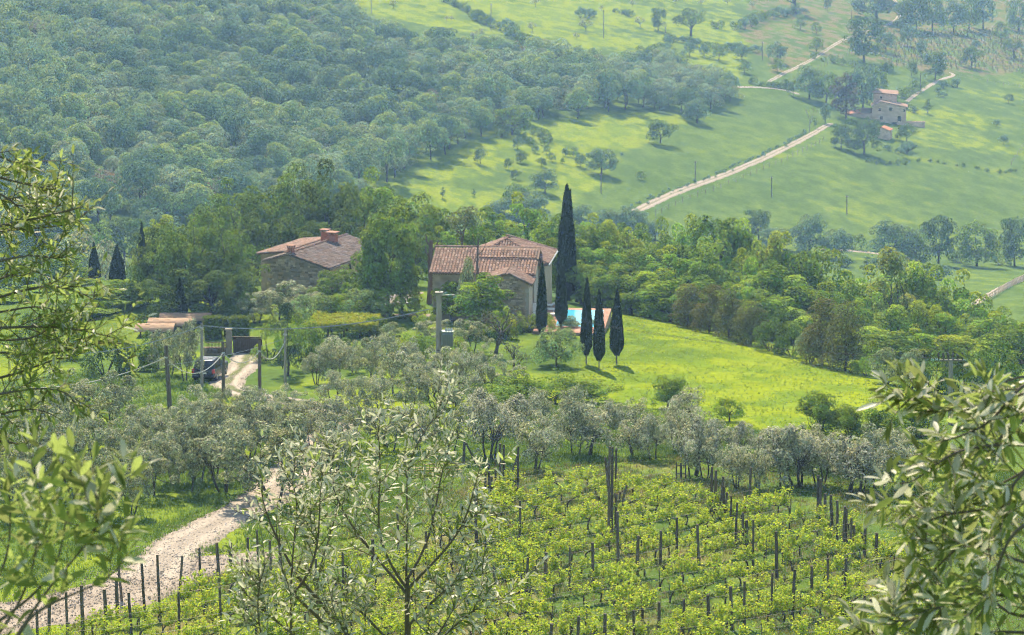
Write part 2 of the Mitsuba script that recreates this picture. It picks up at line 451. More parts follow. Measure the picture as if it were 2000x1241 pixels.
def crown_clumps(rng, n, rx, rz, zc, cr, low=-0.55, ry=None, lump=0.16, top=1.0):
    """Centres and radii of leaf clumps that fill an uneven egg-shaped crown."""
    d = unit(rng.normal(size=(n * 3, 3)))
    d = d[d[:, 2] > low][:n]
    r = rng.uniform(0.45, 1.0, len(d)) ** 0.5
    r *= 1 + lump * rng.normal(size=len(d))
    cc = d * r[:, None] * [rx, ry or rx, rz]
    cc[:, :2] *= np.where(d[:, 2] < 0, np.clip(1 - d[:, 2] ** 2, 0.05, 1) ** -0.36, 1)[:, None]      # crowns are full at the foot
    if top != 1.0:                       # narrower towards the top (or the foot)
        cc[:, :2] *= np.interp(cc[:, 2], [-rz, rz], [1.0, top])[:, None]
    return cc + [0, 0, zc], cr * rng.uniform(0.65, 1.35, len(d))


def limbs(rng, base, tops, r0, trunk_top, sides=6, bend=0.15, minr=0.012):
    """A trunk and the limbs that carry the clumps."""
    tt = np.asarray(trunk_top, float)
    k = np.linspace(0, 1, 6)[:, None]
    h = np.linalg.norm(tt - base)
    line = base + (tt - base) * k + np.sin(k * 3.0) * rng.normal(0, bend * 0.25 * h, (1, 3)) * [1, 1, 0]
    out = [tube(line, np.linspace(r0 * 1.15, r0 * 0.55, 6), sides)]
    for t in tops:
        s = line[-1] + (line[-3] - line[-1]) * rng.uniform(0, 1)
        k5 = np.linspace(0, 1, 5)[:, None]
        sag = (t - s) * k5 + np.sin(k5 * np.pi) * rng.normal(0, bend * 0.5, (1, 3)) * np.linalg.norm(t - s)
        out.append(tube(s + sag, np.linspace(r0 * 0.42, minr, 5), max(4, sides - 1)))
    return join(out)


def bark(mesh, col, amount=0.3, seed=0):
    return coloured(mesh, col, 'm_matte', True, amount, seed, 2.0)


def group(key, **parts):
    scene[key] = {'type': 'shapegroup', **parts}
    return key


BARK, OLIVE_BARK = (0.075, 0.06, 0.048), (0.085, 0.075, 0.065)


def broad_tree(key, seed, h, rx, rz, n_cl, cr, n_leaf, L, col, top=1.0, low=-0.6, trunk_r=0.22, limbs_n=12, mat='m_leaf', hue=0.10, W=0.62, ry=None, up=0.5, lump=0.16, bark_col=BARK, sides=6, hollow=0.6, ruffle=0.42, spots=0.30):
    rng = np.random.default_rng(seed)
    zc = h - rz
    cc, r = crown_clumps(rng, n_cl, rx - cr * 0.5, rz - cr * 0.5, zc, cr, low, None if ry is None else ry - cr * 0.5, lump, top)
    pos, nrm, c = clumpy(rng, n_leaf, cc, r, np.array([0, 0, zc - 0.3 * rz]), col, hue, up, hollow=hollow, ruffle=ruffle, spots=spots)
    ok = pos[:, 2] > 0.05
    v, f, vc = leaf_quads(pos[ok], nrm[ok], L, L * W, rng, c[ok])
    tops = cc[rng.choice(len(cc), min(limbs_n, len(cc)), replace=False)]
    wood = limbs(rng, np.array([0, 0, -0.6]), tops, trunk_r, [rng.normal(0, 0.1) * rx * 0.3, rng.normal(0, 0.1) * rx * 0.3, max(zc - 0.35 * rz, h * 0.15)], sides)
    group(key, trunk=bark(wood, bark_col, seed=seed), crown=mikit.ply((v, f), mat, color=vc))
    return key


def needle_column(key, seed, h, r, n, col, bare=0.0, shape=0.75, tips=1, L=0.42, wob=0.10, stem_r=0.07):
    """A cypress: dense upright sprays round a dark inner mass."""
    rng = np.random.default_rng(seed)
    vs, cores = [], []
    for k in range(tips):
        off = np.array([0.0, 0, 0]) if k == 0 else np.array([-0.42 * r, -0.1 * r, 0])
        hk = h if k == 0 else h * 0.955
        m = n if k == 0 else n // 3
        t = rng.uniform(0, 1, m * 2)
        prof = lambda t: np.clip(t * 9, 0.25, 1) ** 0.6 * np.clip(1 - t, 0, 1) ** shape * (1 + 0.25 * np.sin(np.pi * np.clip(t, 0, 1))) * 0.93
        t = t[rng.uniform(0, 1, m * 2) < prof(t) + 0.06][:m]
        a = rng.uniform(0, 2 * np.pi, len(t))
        lumps = 1 + wob * (2 * meshkit.fbm(np.stack([np.cos(a) * 2 + k * 9, np.sin(a) * 2, t * h * 0.55 + seed], -1), 3) - 1) * 1.7
        rr = r * prof(t) * lumps * rng.uniform(0.82, 1.05, len(t)) * (1 if k == 0 else 0.45)
        z = bare + t * (hk - bare)
        pos = np.stack([np.cos(a) * rr, np.sin(a) * rr, z], 1) + off * np.clip(t * 1.4, 0, 1)[:, None]
        out = np.stack([np.cos(a), np.sin(a), a * 0], 1)
        axis = unit(np.array([0, 0, 1.0]) + out * 0.22 + rng.normal(0, 0.16, (len(t), 3)))
        c = vary(len(t), rng, col, 0.14)
        vs.append(leaf_quads(pos, unit(out + rng.normal(0, 0.5, (len(t), 3))), L, L * 0.36, rng, c, 0.2, axis))
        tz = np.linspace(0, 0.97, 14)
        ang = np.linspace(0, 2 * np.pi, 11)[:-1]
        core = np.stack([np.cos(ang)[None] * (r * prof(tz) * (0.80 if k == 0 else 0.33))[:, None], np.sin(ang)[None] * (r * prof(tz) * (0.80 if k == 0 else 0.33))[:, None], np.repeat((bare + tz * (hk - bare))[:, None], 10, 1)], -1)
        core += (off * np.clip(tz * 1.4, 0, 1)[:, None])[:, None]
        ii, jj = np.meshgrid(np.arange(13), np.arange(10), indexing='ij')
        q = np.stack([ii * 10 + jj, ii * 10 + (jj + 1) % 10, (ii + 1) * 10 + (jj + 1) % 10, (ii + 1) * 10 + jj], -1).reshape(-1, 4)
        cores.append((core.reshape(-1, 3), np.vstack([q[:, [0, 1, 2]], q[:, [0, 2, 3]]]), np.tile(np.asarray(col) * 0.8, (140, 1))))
    v, f, c = join(vs + cores)
    wood = tube([[0, 0, -0.4], [0.01, 0, bare * 0.5], [0, 0, bare + 0.3]], [stem_r * 1.3, stem_r, stem_r * 0.8], 6)
    group(key, trunk=bark(wood, (0.16, 0.135, 0.11), seed=seed), crown=mikit.ply((v, f), 'm_leaf', color=c))
    return key


def olive_tree(key, seed, h, r, n_leaf, stems, col, n_cl=34, cr=0.46, L=0.21, low=-0.75, spread=0.38):
    """Several leaning stems carrying a loose crown of small grey leaves."""
    rng = np.random.default_rng(seed)
    rz = h * 0.43
    zc = h - rz
    cc, rr = crown_clumps(rng, n_cl, r - cr * 0.4, rz - cr * 0.3, zc, cr, low, None, 0.3)
    pos, nrm, c = clumpy(rng, int(n_leaf * 0.72), cc, rr, np.array([0, 0, zc]), col, 0.05, 0.4, 0.9, 0.4)
    pale = rng.uniform(size=len(c)) < 0.32
    c[pale] = c[pale] * 1.7 + 0.09
    dim = rng.uniform(size=len(c)) < 0.3
    c[dim] *= 0.55
    v, f, vc = leaf_quads(pos, nrm, L, L * 0.42, rng, np.clip(c, 0, 0.7), 0.15)
    wood = []
    for k in range(stems):
        a = 2 * np.pi * k / stems + rng.uniform(0, 1)
        foot = np.array([math.cos(a), math.sin(a), 0]) * rng.uniform(0.1, 0.35) * (stems > 1) + [0, 0, -0.3]
        top = np.array([math.cos(a) * r * spread, math.sin(a) * r * spread, zc - rz * 0.25])
        tops = cc[np.argsort(np.linalg.norm(cc - top, axis=1))[:7]]
        wood.append(limbs(rng, foot, tops, 0.075 if stems > 1 else 0.13, top, 5, 0.28))
    group(key, trunk=bark(join(wood), OLIVE_BARK, seed=seed), crown=mikit.ply((v, f), 'm_olive', color=vc))
    return key


def bush(key, seed, h, r, n_leaf, col, L=0.2, n_cl=14, cr=0.45, mat='m_leaf', hue=0.1, W=0.55, ry=None, twig=BARK):
    rng = np.random.default_rng(seed)
    cc, rr = crown_clumps(rng, n_cl, r - cr * 0.4, h * 0.55, h * 0.42, cr, -0.7, None if ry is None else ry - cr * 0.4, 0.15)
    cc[:, 2] = np.maximum(cc[:, 2], cr * 0.6)
    pos, nrm, c = clumpy(rng, n_leaf, cc, rr, np.array([0, 0, h * 0.3]), col, hue)
    pos[:, 2] = np.maximum(pos[:, 2], 0.02)
    v, f, vc = leaf_quads(pos, nrm, L, L * W, rng, c)
    wood = join([tube([[0, 0, -0.2], t * [0.5, 0.5, 0.45], t], [0.045, 0.03, 0.01], 4) for t in cc[:8]])
    group(key, stem=bark(wood, twig, seed=seed), foliage=mikit.ply((v, f), mat, color=vc))
    return key


def twiggy(key, seed, h, spread, col=(0.11, 0.095, 0.08), leaf=None, n_leaf=300, r0=0.1, depth=5):
    """A nearly bare tree: forking branches down to fine twigs, with a few leaves."""
    rng = np.random.default_rng(seed)
    out, tips = [], []

    def grow(p, d, length, r, level):
        q = p + d * length
        m = (p + q) / 2 + rng.normal(0, 0.06, 3) * length
        out.append(tube([p, m, q], [r, r * 0.85, r * 0.66], 5 if level < 2 else 3))
        if level == depth:
            tips.append(q)
            return
        for _ in range(2 if level else 3):
            grow(q, unit(d + rng.normal(0, spread, 3) + [0, 0, 0.12]), length * rng.uniform(0.62, 0.85), r * 0.64, level + 1)
        if level > 1:
            tips.append(q)

    grow(np.array([0, 0, -0.3]), np.array([0.08, 0, 1.0]), h * 0.3, r0, 0)
    parts = {'trunk': bark(join(out), col, seed=seed)}
    if leaf is not None:
        tips = np.array(tips)
        pos = tips[rng.integers(len(tips), size=n_leaf)] + rng.normal(0, 0.14, (n_leaf, 3))
        v, f, vc = leaf_quads(pos, rng.normal(size=(n_leaf, 3)), 0.13, 0.06, rng, vary(n_leaf, rng, leaf, 0.2))
        parts['crown'] = mikit.ply((v, f), 'm_leaf', color=vc)
    group(key, **parts)
    return key


# colours of leaves (as they are, not as the sun shows them)
DARK, MID, LIGHT, YELLOW = (0.085, 0.135, 0.030), (0.125, 0.190, 0.030), (0.175, 0.250, 0.034), (0.215, 0.270, 0.036)
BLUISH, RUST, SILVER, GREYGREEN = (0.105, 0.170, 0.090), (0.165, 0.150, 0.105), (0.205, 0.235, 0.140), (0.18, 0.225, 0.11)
CYPRESS = (0.040, 0.062, 0.018)

# the wooded hillside and other far trees
FOREST = [broad_tree(f'sg_forest_{k}', 100 + k, h, rx, rz, 17, 1.65, 1700, 0.58, c, low=-0.6, limbs_n=4, sides=4, trunk_r=0.2, lump=0.28, ruffle=0.34, spots=0.2, hollow=0.75)
          for k, (h, rx, rz, c) in enumerate([(9.5, 4.2, 4.0, (0.159, 0.227, 0.096)), (10.5, 4.6, 4.6, (0.133, 0.201, 0.103)), (8.5, 4.4, 3.6, (0.191, 0.239, 0.134)), (9.0, 3.8, 4.0, (0.197, 0.277, 0.103)), (10.0, 4.4, 4.3, (0.109, 0.164, 0.075)), (8.0, 4.0, 3.4, (0.152, 0.220, 0.115))])]
FOREST_BROWN = [broad_tree(f'sg_brown_{k}', 130 + k, 7.5, 3.0, 3.2, 14, 1.1, 520, 0.42, RUST, low=-0.4, limbs_n=9, sides=4, trunk_r=0.16, bark_col=(0.2, 0.17, 0.14)) for k in range(2)]
ROUND = [broad_tree(f'sg_round_{k}', 140 + k, 5.2, 2.4, 2.4, 26, 0.8, 1500, 0.36, c, low=-0.9, limbs_n=5, sides=5, trunk_r=0.14) for k, c in enumerate([DARK, MID, BLUISH])]
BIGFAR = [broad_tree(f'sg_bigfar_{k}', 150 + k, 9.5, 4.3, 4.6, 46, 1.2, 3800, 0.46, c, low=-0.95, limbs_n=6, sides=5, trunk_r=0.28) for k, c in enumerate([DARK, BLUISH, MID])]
OPENFAR = [broad_tree(f'sg_openfar_{k}', 155 + k, 8.0, 4.2, 3.2, 24, 1.1, 1700, 0.42, DARK, low=-0.5, limbs_n=12, sides=5, trunk_r=0.3) for k in range(2)]
SMALLOLIVE = [broad_tree('sg_pale_small', 160, 3.0, 1.6, 1.2, 10, 0.6, 500, 0.26, SILVER, low=-0.5, limbs_n=6, sides=4, trunk_r=0.1)]
PURPLE = [broad_tree('sg_purple', 161, 11.0, 3.9, 5.3, 40, 1.2, 3400, 0.44, (0.075, 0.065, 0.052), low=-0.95, limbs_n=6, trunk_r=0.25, hue=0.04)]
FARBUSH = [bush(f'sg_farbush_{k}', 165 + k, 2.2, 2.0, 600, c, 0.36, 12, 0.7) for k, c in enumerate([DARK, BLUISH, MID])]
FARCONE = [broad_tree('sg_farcone', 170, 5.5, 1.3, 2.7, 14, 0.5, 700, 0.3, DARK, top=0.35, low=-0.9, limbs_n=3, sides=4, trunk_r=0.1)]
BARE = [twiggy('sg_bare', 171, 8.0, 0.36, (0.22, 0.20, 0.17), r0=0.14)]

# trees near the farmhouse
OAKS = [broad_tree(f'sg_oak_{k}', 200 + k, 10.0, 4.6, 4.9, 60, 1.05, 8000, 0.36, c, low=-0.95, limbs_n=18, trunk_r=0.3, hue=0.07, lump=0.2) for k, c in enumerate([(0.088, 0.132, 0.030), (0.122, 0.178, 0.032), (0.155, 0.220, 0.034)])]
GREENS = [broad_tree(f'sg_green_{k}', 210 + k, 9.0, 3.8, 4.5, 44, 0.95, 6000, 0.34, c, low=-0.95, limbs_n=16, trunk_r=0.22, lump=0.22, top=t) for k, (c, t) in enumerate([(MID, 0.8), (LIGHT, 0.7), (YELLOW, 0.75), (LIGHT, 0.6), ((0.150, 0.220, 0.032), 0.75)])]
FRUIT = [broad_tree(f'sg_fruit_{k}', 220 + k, 4.4, 2.5, 2.15, 28, 0.75, 3600, 0.23, c, low=-0.9, limbs_n=12, trunk_r=0.13) for k, c in enumerate([MID, LIGHT, (0.18, 0.25, 0.10)])]
OLIVES = [olive_tree(f'sg_olive_{k}', 230 + k, h, r, n, st, c) for k, (h, r, n, st, c) in enumerate([
    (3.6, 1.75, 4600, 3, SILVER), (3.3, 1.6, 4200, 2, (0.200, 0.230, 0.135)), (4.2, 2.2, 6500, 3, (0.185, 0.215, 0.120)), (3.4, 1.7, 3600, 4, (0.225, 0.245, 0.165)), (4.6, 2.4, 7200, 2, (0.165, 0.195, 0.100)), (3.2, 1.5, 3000, 1, (0.215, 0.24, 0.15))])]
CYP = [needle_column(f'sg_cypress_{k}', 240 + k, 7.0, r, 3200, CYPRESS, b, sh) for k, (r, b, sh) in enumerate([(0.62, 0.9, 0.6), (0.66, 1.0, 0.62), (0.95, 0.1, 0.75)])]
needle_column('sg_cypress_giant', 247, 10.4, 1.05, 7000, CYPRESS, 0.3, 0.55, 2, 0.5, 0.14)
JUNIPER = [broad_tree(f'sg_juniper_{k}', 250 + k, 4.6, 1.7, 2.5, 38, 0.6, 4200, 0.22, c, top=0.4, low=-0.95, limbs_n=8, trunk_r=0.1, W=0.3, hue=0.05) for k, c in enumerate([(0.095, 0.110, 0.040), (0.112, 0.116, 0.042)])]
BUSHES = [bush(f'sg_bush_{k}', 255 + k, 2.2, 1.7, 2400, c, 0.17, 16, 0.5) for k, c in enumerate([DARK, MID, LIGHT, YELLOW, GREYGREEN])]

# ------------------------------------------------------------------ where the trees and bushes stand
_dims = {}


def dims(gid):
    """(height, width) of a plant as built"""
    if gid not in _dims:
        g = scene[gid]
        d = g.get('crown') or g.get('foliage') or g.get('trunk')
        v = meshkit.WRITTEN[d['filename']][0]
        lo, hi = np.percentile(v, 2, axis=0), np.percentile(v, 99.9 if 'cypress' in gid else 98.5, axis=0)
        _dims[gid] = (hi[2], (hi[0] - lo[0] + hi[1] - lo[1]) / 2)
    return _dims[gid]


prng = np.random.default_rng(5)
NTH = ('first second third fourth fifth sixth seventh eighth ninth tenth eleventh twelfth thirteenth fourteenth fifteenth sixteenth seventeenth eighteenth nineteenth twentieth').split()


def nth(k):
    return NTH[k] if k < 20 else f'{k + 1}th'


def from_left(items):
    """(which from the left, item) for each item, its first entry the place across the picture"""
    order = sorted(range(len(items)), key=lambda k: items[k][0])
    return [(nth(order.index(k)), it) for k, it in enumerate(items)]



def pick(gs):
    return gs[int(prng.integers(len(gs)))] if isinstance(gs, list) else gs


def plant(gs, name, pos, h, w, label, cat, grp=None, lean=0.03):
    g = pick(gs)
    H, Wd = dims(g)
    s = (w or h * Wd / H) / Wd
    sz = (h or w * H / Wd) / H
    return instance(g, name, place(pos[0], pos[1], pos[2] - 0.05, s, prng.uniform(0, 6.28), sz, abs(prng.normal(0, lean)), prng.uniform(0, 6.28)), label, cat, grp)


def foot(gs, name, px, py, hpx, wpx, label, cat='tree', grp=None, start=440.0, lean=0.03):
    """A plant whose foot is seen at this place of the photograph."""
    p = G(px, py, start)
    m = ppm(p[1])
    return plant(gs, name, p, hpx and hpx / m, wpx and wpx / m, label, cat, grp, lean)


def topped(gs, name, px, top, dist, wpx, label, cat='tree', grp=None, lean=0.03):
    """A plant whose foot is hidden: its top and its distance are known."""
    p = P(px, top, dist)
    z = float(gz(p[0], p[1]))
    return plant(gs, name, (p[0], p[1], z), max(p[2] - z, 0.8), wpx and wpx / ppm(dist), label, cat, grp, lean)


# ---- the wooded hillside: the nearest 300 trees singly, the rest as one mass
FOREST_PX = [(-60, -60), (630, -60), (690, 50), (780, 90), (900, 110), (1060, 128), (1180, 148), (1330, 150), (1428, 186), (1425, 205), (1340, 228), (1250, 212), (1165, 222), (1140, 232), (1060, 238),
             (950, 262), (860, 308), (745, 362), (610, 440), (480, 440), (250, 470), (-60, 480)]
frng = np.random.default_rng(11)
spots = []
cell = {}
cand = np.stack([frng.uniform(-260, 130, 60000), frng.uniform(430, 1150, 60000)], 1)
cz_ = gz(cand[:, 0], cand[:, 1])
cpx = project(np.column_stack([cand, cz_]))
keep = inside(FOREST_PX, cpx)
road_gap = inside([(1170, 152), (1310, 166), (1310, 176), (1170, 164)], cpx)
for (x, y), z, q, ok, gap in zip(cand, cz_, cpx, keep, road_gap):
    if not ok or gap:
        continue
    kx, ky = int(x // 4.8), int(y // 4.8)
    if any(math.hypot(x - a, y - b) < 4.8 for i in (-1, 0, 1) for j in (-1, 0, 1) for a, b in cell.get((kx + i, ky + j), ())):
        continue
    cell.setdefault((kx, ky), []).append((x, y))
    spots.append((y, x, z, q[0], q[1]))
spots.sort()
for n, (y, x, z, px, py) in enumerate(spots):
    hue = meshkit.fbm(np.array([x / 40, y / 40, 1.7]), 2) + frng.normal(0, 0.12)
    brown = (110 < px < 330 and 375 < py < 425 and frng.uniform() < 0.7) or frng.uniform() < 0.012
    g = FOREST_BROWN[n % 2] if brown else FOREST[int(np.clip(hue * 9 - 1.6, 0, 5))]
    s = frng.uniform(0.62, 1.10)
    to = place(x, y, z - 0.2, s, frng.uniform(0, 6.28), s * frng.uniform(0.8, 1.15))
    if n < 300:
        key = thing('forest_tree', 'leafy tree of the wooded hillside, near its lower edge' if not brown else 'half bare brownish tree at the foot of the wooded hillside', 'tree',
                    'trees of the wooded hillside' if not brown else 'brownish trees at the foot of the wood')
    else:
        key = f'forest__{n:03d}'
    scene[key] = {'type': 'instance', 'to_world': to, 'of': {'type': 'ref', 'id': g}}
tag('forest', 'dense wood covering the far hillside above its front trees', 'forest', None, 'stuff')
N_FOREST = len(spots)

# ---- far fields: single trees (px, foot, height, width, plant, words)
for px, py, h, w, g, words in [
    (1286, 60, 42, 26, BIGFAR[0], 'upright dark tree beside the hedge at the top of the yellow field'),
    (1349, 74, 54, 56, OPENFAR, 'open crowned tree with a bare trunk in the hedge between upper fields'),
    (1554, 26, 60, 58, OPENFAR, 'broad tree cut by the top edge, on the hedge right of centre'),
    (1616, 22, 26, 16, ROUND, 'small tree just right of the broad tree at the top edge'),
    (1563, 58, 28, 24, ROUND, 'small round tree in the pale striped field, upper one'),
    (1594, 67, 23, 21, ROUND, 'small round tree in the pale striped field, lower one'),
    (1595, 102, 28, 30, ROUND, 'small spreading tree beside the climbing track'),
    (1713, 38, 62, 84, BIGFAR, 'huge dark tree overhanging the climbing track at the top'),
    (1688, 122, 84, 64, BIGFAR[0], 'very large dark tree standing alone above the far farmhouse'),
    (1730, 102, 42, 36, ROUND[2], 'paler tree right behind the very large dark tree'),
    (1773, 90, 42, 32, ROUND[2], 'pale tree at the corner of the far vineyard'),
    (1799, 110, 32, 22, ROUND, 'slim small tree in the left part of the far vineyard'),
    (1780, 150, 30, 21, ROUND[0], 'small round tree below the far vineyard'),
    (1826, 157, 52, 40, BIGFAR[0], 'dense dark tree beside the bend of the narrow path'),
    (1955, 82, 38, 30, ROUND[1], 'light round tree at the upper side of the far vineyard'),
    (1897, 132, 40, 36, ROUND, 'spreading tree inside the far vineyard, lower left'),
    (1906, 98, 21, 18, ROUND, 'smallest tree inside the far vineyard'),
    (1979, 113, 36, 40, OPENFAR, 'wide tree inside the far vineyard near the right edge'),
    (1970, 202, 18, 20, ROUND[0], 'small tree alone in the right field, upper of three'),
    (1947, 247, 13, 14, ROUND[2], 'tiny bush tree in the right field, middle of three'),
    (1960, 282, 18, 18, ROUND[2], 'small tree alone in the right field, lowest of three'),
    (1812, 222, 28, 18, FARCONE, 'small conical tree right of the far farmhouse'),
    (1454, 143, 27, 28, ROUND, 'right one of two round trees below the middle hedge'),
    (1449, 118, 30, 30, ROUND[2], 'upper one of the round trees below the middle hedge'),
    (1518, 122, 38, 40, ROUND[2], 'leafy tree left of the climbing track'),
    (1518, 141, 26, 26, ROUND, 'small tree just under the leafy tree left of the track'),
    (1347, 110, 30, 23, ROUND[2], 'pale tree under the middle hedge, left one'),
    (1376, 112, 24, 20, ROUND[2], 'pale small tree under the middle hedge, centre one'),
    (1404, 118, 30, 30, ROUND[1], 'light tree under the middle hedge, right one'),
    (1317, 110, 16, 13, ROUND[0], 'tiny tree under the left end of the middle hedge'),
    (1580, 194, 62, 52, BIGFAR[1], 'big round tree at the left of the farmhouse grove'),
    (1613, 204, 60, 46, BIGFAR[2], 'second big tree of the farmhouse grove'),
    (1652, 232, 82, 52, PURPLE, 'dark purplish tree beside the far farmhouse'),
    (1686, 222, 92, 62, BIGFAR[1], 'tallest tree of the grove, right behind the far farmhouse'),
    (1712, 188, 52, 36, BIGFAR[2], 'tree of the grove at the right behind the farmhouse tower'),
    (1550, 188, 30, 22, ROUND[0], 'small round tree at the end of the bright path'),
    (1580, 260, 50, 24, BARE, 'bare leafless tree at the far road near the farmhouse'),
    (1592, 250, 20, 9, FARCONE, 'tiny dark conical tree beside the bare tree'),
    (1612, 241, 38, 22, ROUND[2], 'slim leafy tree where the far road reaches the farmhouse'),
    (1643, 290, 46, 36, BIGFAR[0], 'dark round tree in front of the far farmhouse, left one'),
    (1688, 302, 68, 64, BIGFAR[0], 'largest dark round tree in front of the far farmhouse'),
    (1771, 277, 34, 36, ROUND[0], 'dark round tree in front of the far farmhouse, right one'),
    (1290, 280, 44, 52, ROUND[0], 'twin crowned dark tree alone between two fields'),
    (1362, 241, 46, 44, BIGFAR[1], 'round tree at the corner of the wood'),
    (1174, 342, 50, 54, BIGFAR[1], 'largest round tree of the meadow orchard'),
    (1000, 264, 54, 66, BIGFAR[2], 'pale leafy tree at the tip of the wood above the orchard'),
    (1252, 352, 18, 18, ROUND[1], 'small light tree alone in the green wheat field')]:
    foot(g, 'field_tree', px, py, h, w, words)
for which, (px, py, h, w) in from_left([(1011, 292, 26, 20), (1037, 284, 17, 15), (1046, 299, 16, 14), (1067, 301, 18, 14), (1078, 316, 18, 17), (1104, 305, 17, 13), (1121, 308, 20, 18), (1134, 326, 27, 22),
                     (1017, 318, 22, 26), (939, 320, 30, 22), (993, 331, 22, 16), (1007, 350, 19, 20), (1057, 326, 18, 18), (1099, 320, 12, 10), (1064, 285, 18, 18)]):
    foot(ROUND, 'orchard_tree', px, py, h, w, f'small round fruit tree of the far meadow orchard, {which} from the left', 'tree', 'fruit trees of the far meadow orchard')
for px, py, h, w, words in [(865, 388, 22, 11, 'tiny slim tree low in the far meadow, left one'), (926, 384, 15, 9, 'tiny slim tree low in the far meadow, right one')]:
    foot(FARCONE, 'field_tree', px, py, h, w, words)
for which, (px, py, w) in from_left([(769, 16, 14), (872, 42, 10), (882, 42, 10), (937, 74, 16), (1040, 62, 16), (1046, 14, 16), (1126, 77, 12), (1144, 63, 24), (1250, 53, 18), (925, 76, 12), (1235, 14, 12), (1370, 12, 12),
                  (1420, 10, 14), (1470, 16, 12), (1175, 22, 10), (1320, 8, 12)]):
    foot(SMALLOLIVE, 'pale_tree', px, py, None, w, f'tiny pale tree scattered on the upper fields, {which} from the left', 'tree', 'tiny pale trees on the upper fields')
# hedges: bushes strung along field edges
for line, n, w, g, words in [
    ([(866, 4), (885, 12), (912, 24)], 6, 18, FARBUSH[0], 'dark bush of the short hedge at the top centre'),
    ([(930, 36), (955, 50), (985, 62)], 7, 26, FARBUSH, 'dark bush of the middle clump in the upper yellow field'),
    ([(995, 70), (1016, 82), (1045, 98)], 7, 26, FARBUSH, 'bush of the hedge that runs down to the wood'),
    ([(1256, 108), (1278, 110), (1302, 100)], 6, 24, FARBUSH, 'bush of the left end of the middle hedge'),
    ([(1305, 88), (1330, 84), (1360, 92), (1400, 98), (1440, 100), (1478, 104)], 14, 22, FARBUSH, 'bush of the middle hedge between upper fields'),
    ([(1400, 56), (1440, 58), (1470, 48), (1510, 38), (1545, 30), (1570, 28)], 13, 24, FARBUSH, 'bush of the hedge climbing to the broad tree'),
    ([(1140, 36), (1160, 34)], 3, 26, FARBUSH[1], 'bush standing free at the top of the yellow field'),
    ([(1200, 24), (1215, 28), (1232, 34)], 4, 15, FARBUSH[0], 'small bush on the fence line at the top'),
    ([(1478, 166), (1500, 170), (1535, 172)], 6, 17, FARBUSH[0], 'low bush beside the short bright path'),
    ([(1040, 265), (1060, 272), (1075, 280)], 5, 20, FARBUSH[2], 'bush at the tip of the wood above the orchard'),
    ([(1100, 300), (1150, 305), (1215, 305)], 6, 8, FARBUSH[1], 'tiny bush on the ditch between the meadows'),
    ([(1222, 412), (1290, 383), (1420, 333), (1540, 279), (1575, 259)], 90, 6, FARBUSH[1], 'low green tuft bush lining the far road'),
    ([(1690, 318), (1740, 324), (1800, 315), (1900, 330), (1985, 336)], 22, 10, FARBUSH[0], 'low dark bush on the boundary wall below the farmhouse'),
    ([(1740, 228), (1775, 214), (1790, 222)], 6, 18, FARBUSH[0], 'bush behind the far farmhouse'),
    ([(1735, 200), (1765, 190), (1790, 176)], 6, 24, FARBUSH[2], 'bush right of the farmhouse tower'),
    ([(1838, 190), (1852, 172), (1870, 172)], 4, 20, FARBUSH[1], 'bush beside the narrow path'),
    ([(1590, 115), (1620, 122), (1650, 128), (1690, 135), (1740, 135)], 10, 16, FARBUSH[2], 'low bush on the bank under the climbing track'),
    ([(1730, 295), (1755, 300), (1775, 290)], 5, 20, FARBUSH[1], 'bush in the rough patch right of the farmhouse shed'),
    ([(1000, 250), (985, 270), (1012, 272)], 4, 20, FARBUSH[2], 'pale bush under the leafy tree at the wood tip')]:
    c = spline([G(a, b, 440) for a, b in line], n) if len(line) > 2 else np.linspace(G(*line[0], 440), G(*line[1], 440), n)
    for q in c:
        q = q + [prng.normal(0, 0.5), prng.normal(0, 0.8), 0]
        q[2] = gz(q[0], q[1])
        ww = w / ppm(q[1]) * prng.uniform(0.75, 1.3)
        plant(g, 'hedge_bush', q, ww * prng.uniform(0.6, 0.9), ww, words, 'bush', 'bushes: ' + words)
# row of big trees at the top right
for which, (px, w, h) in from_left([(1768, 40, 58), (1790, 46, 66), (1822, 46, 68), (1862, 40, 62), (1893, 36, 66), (1921, 46, 70), (1990, 44, 60)]):
    foot(BIGFAR, 'row_tree', px, 60 + prng.uniform(-4, 4), h, w, f'tall dark tree of the row above the far vineyard, {which} from the left', 'tree', 'tall trees of the row above the far vineyard')
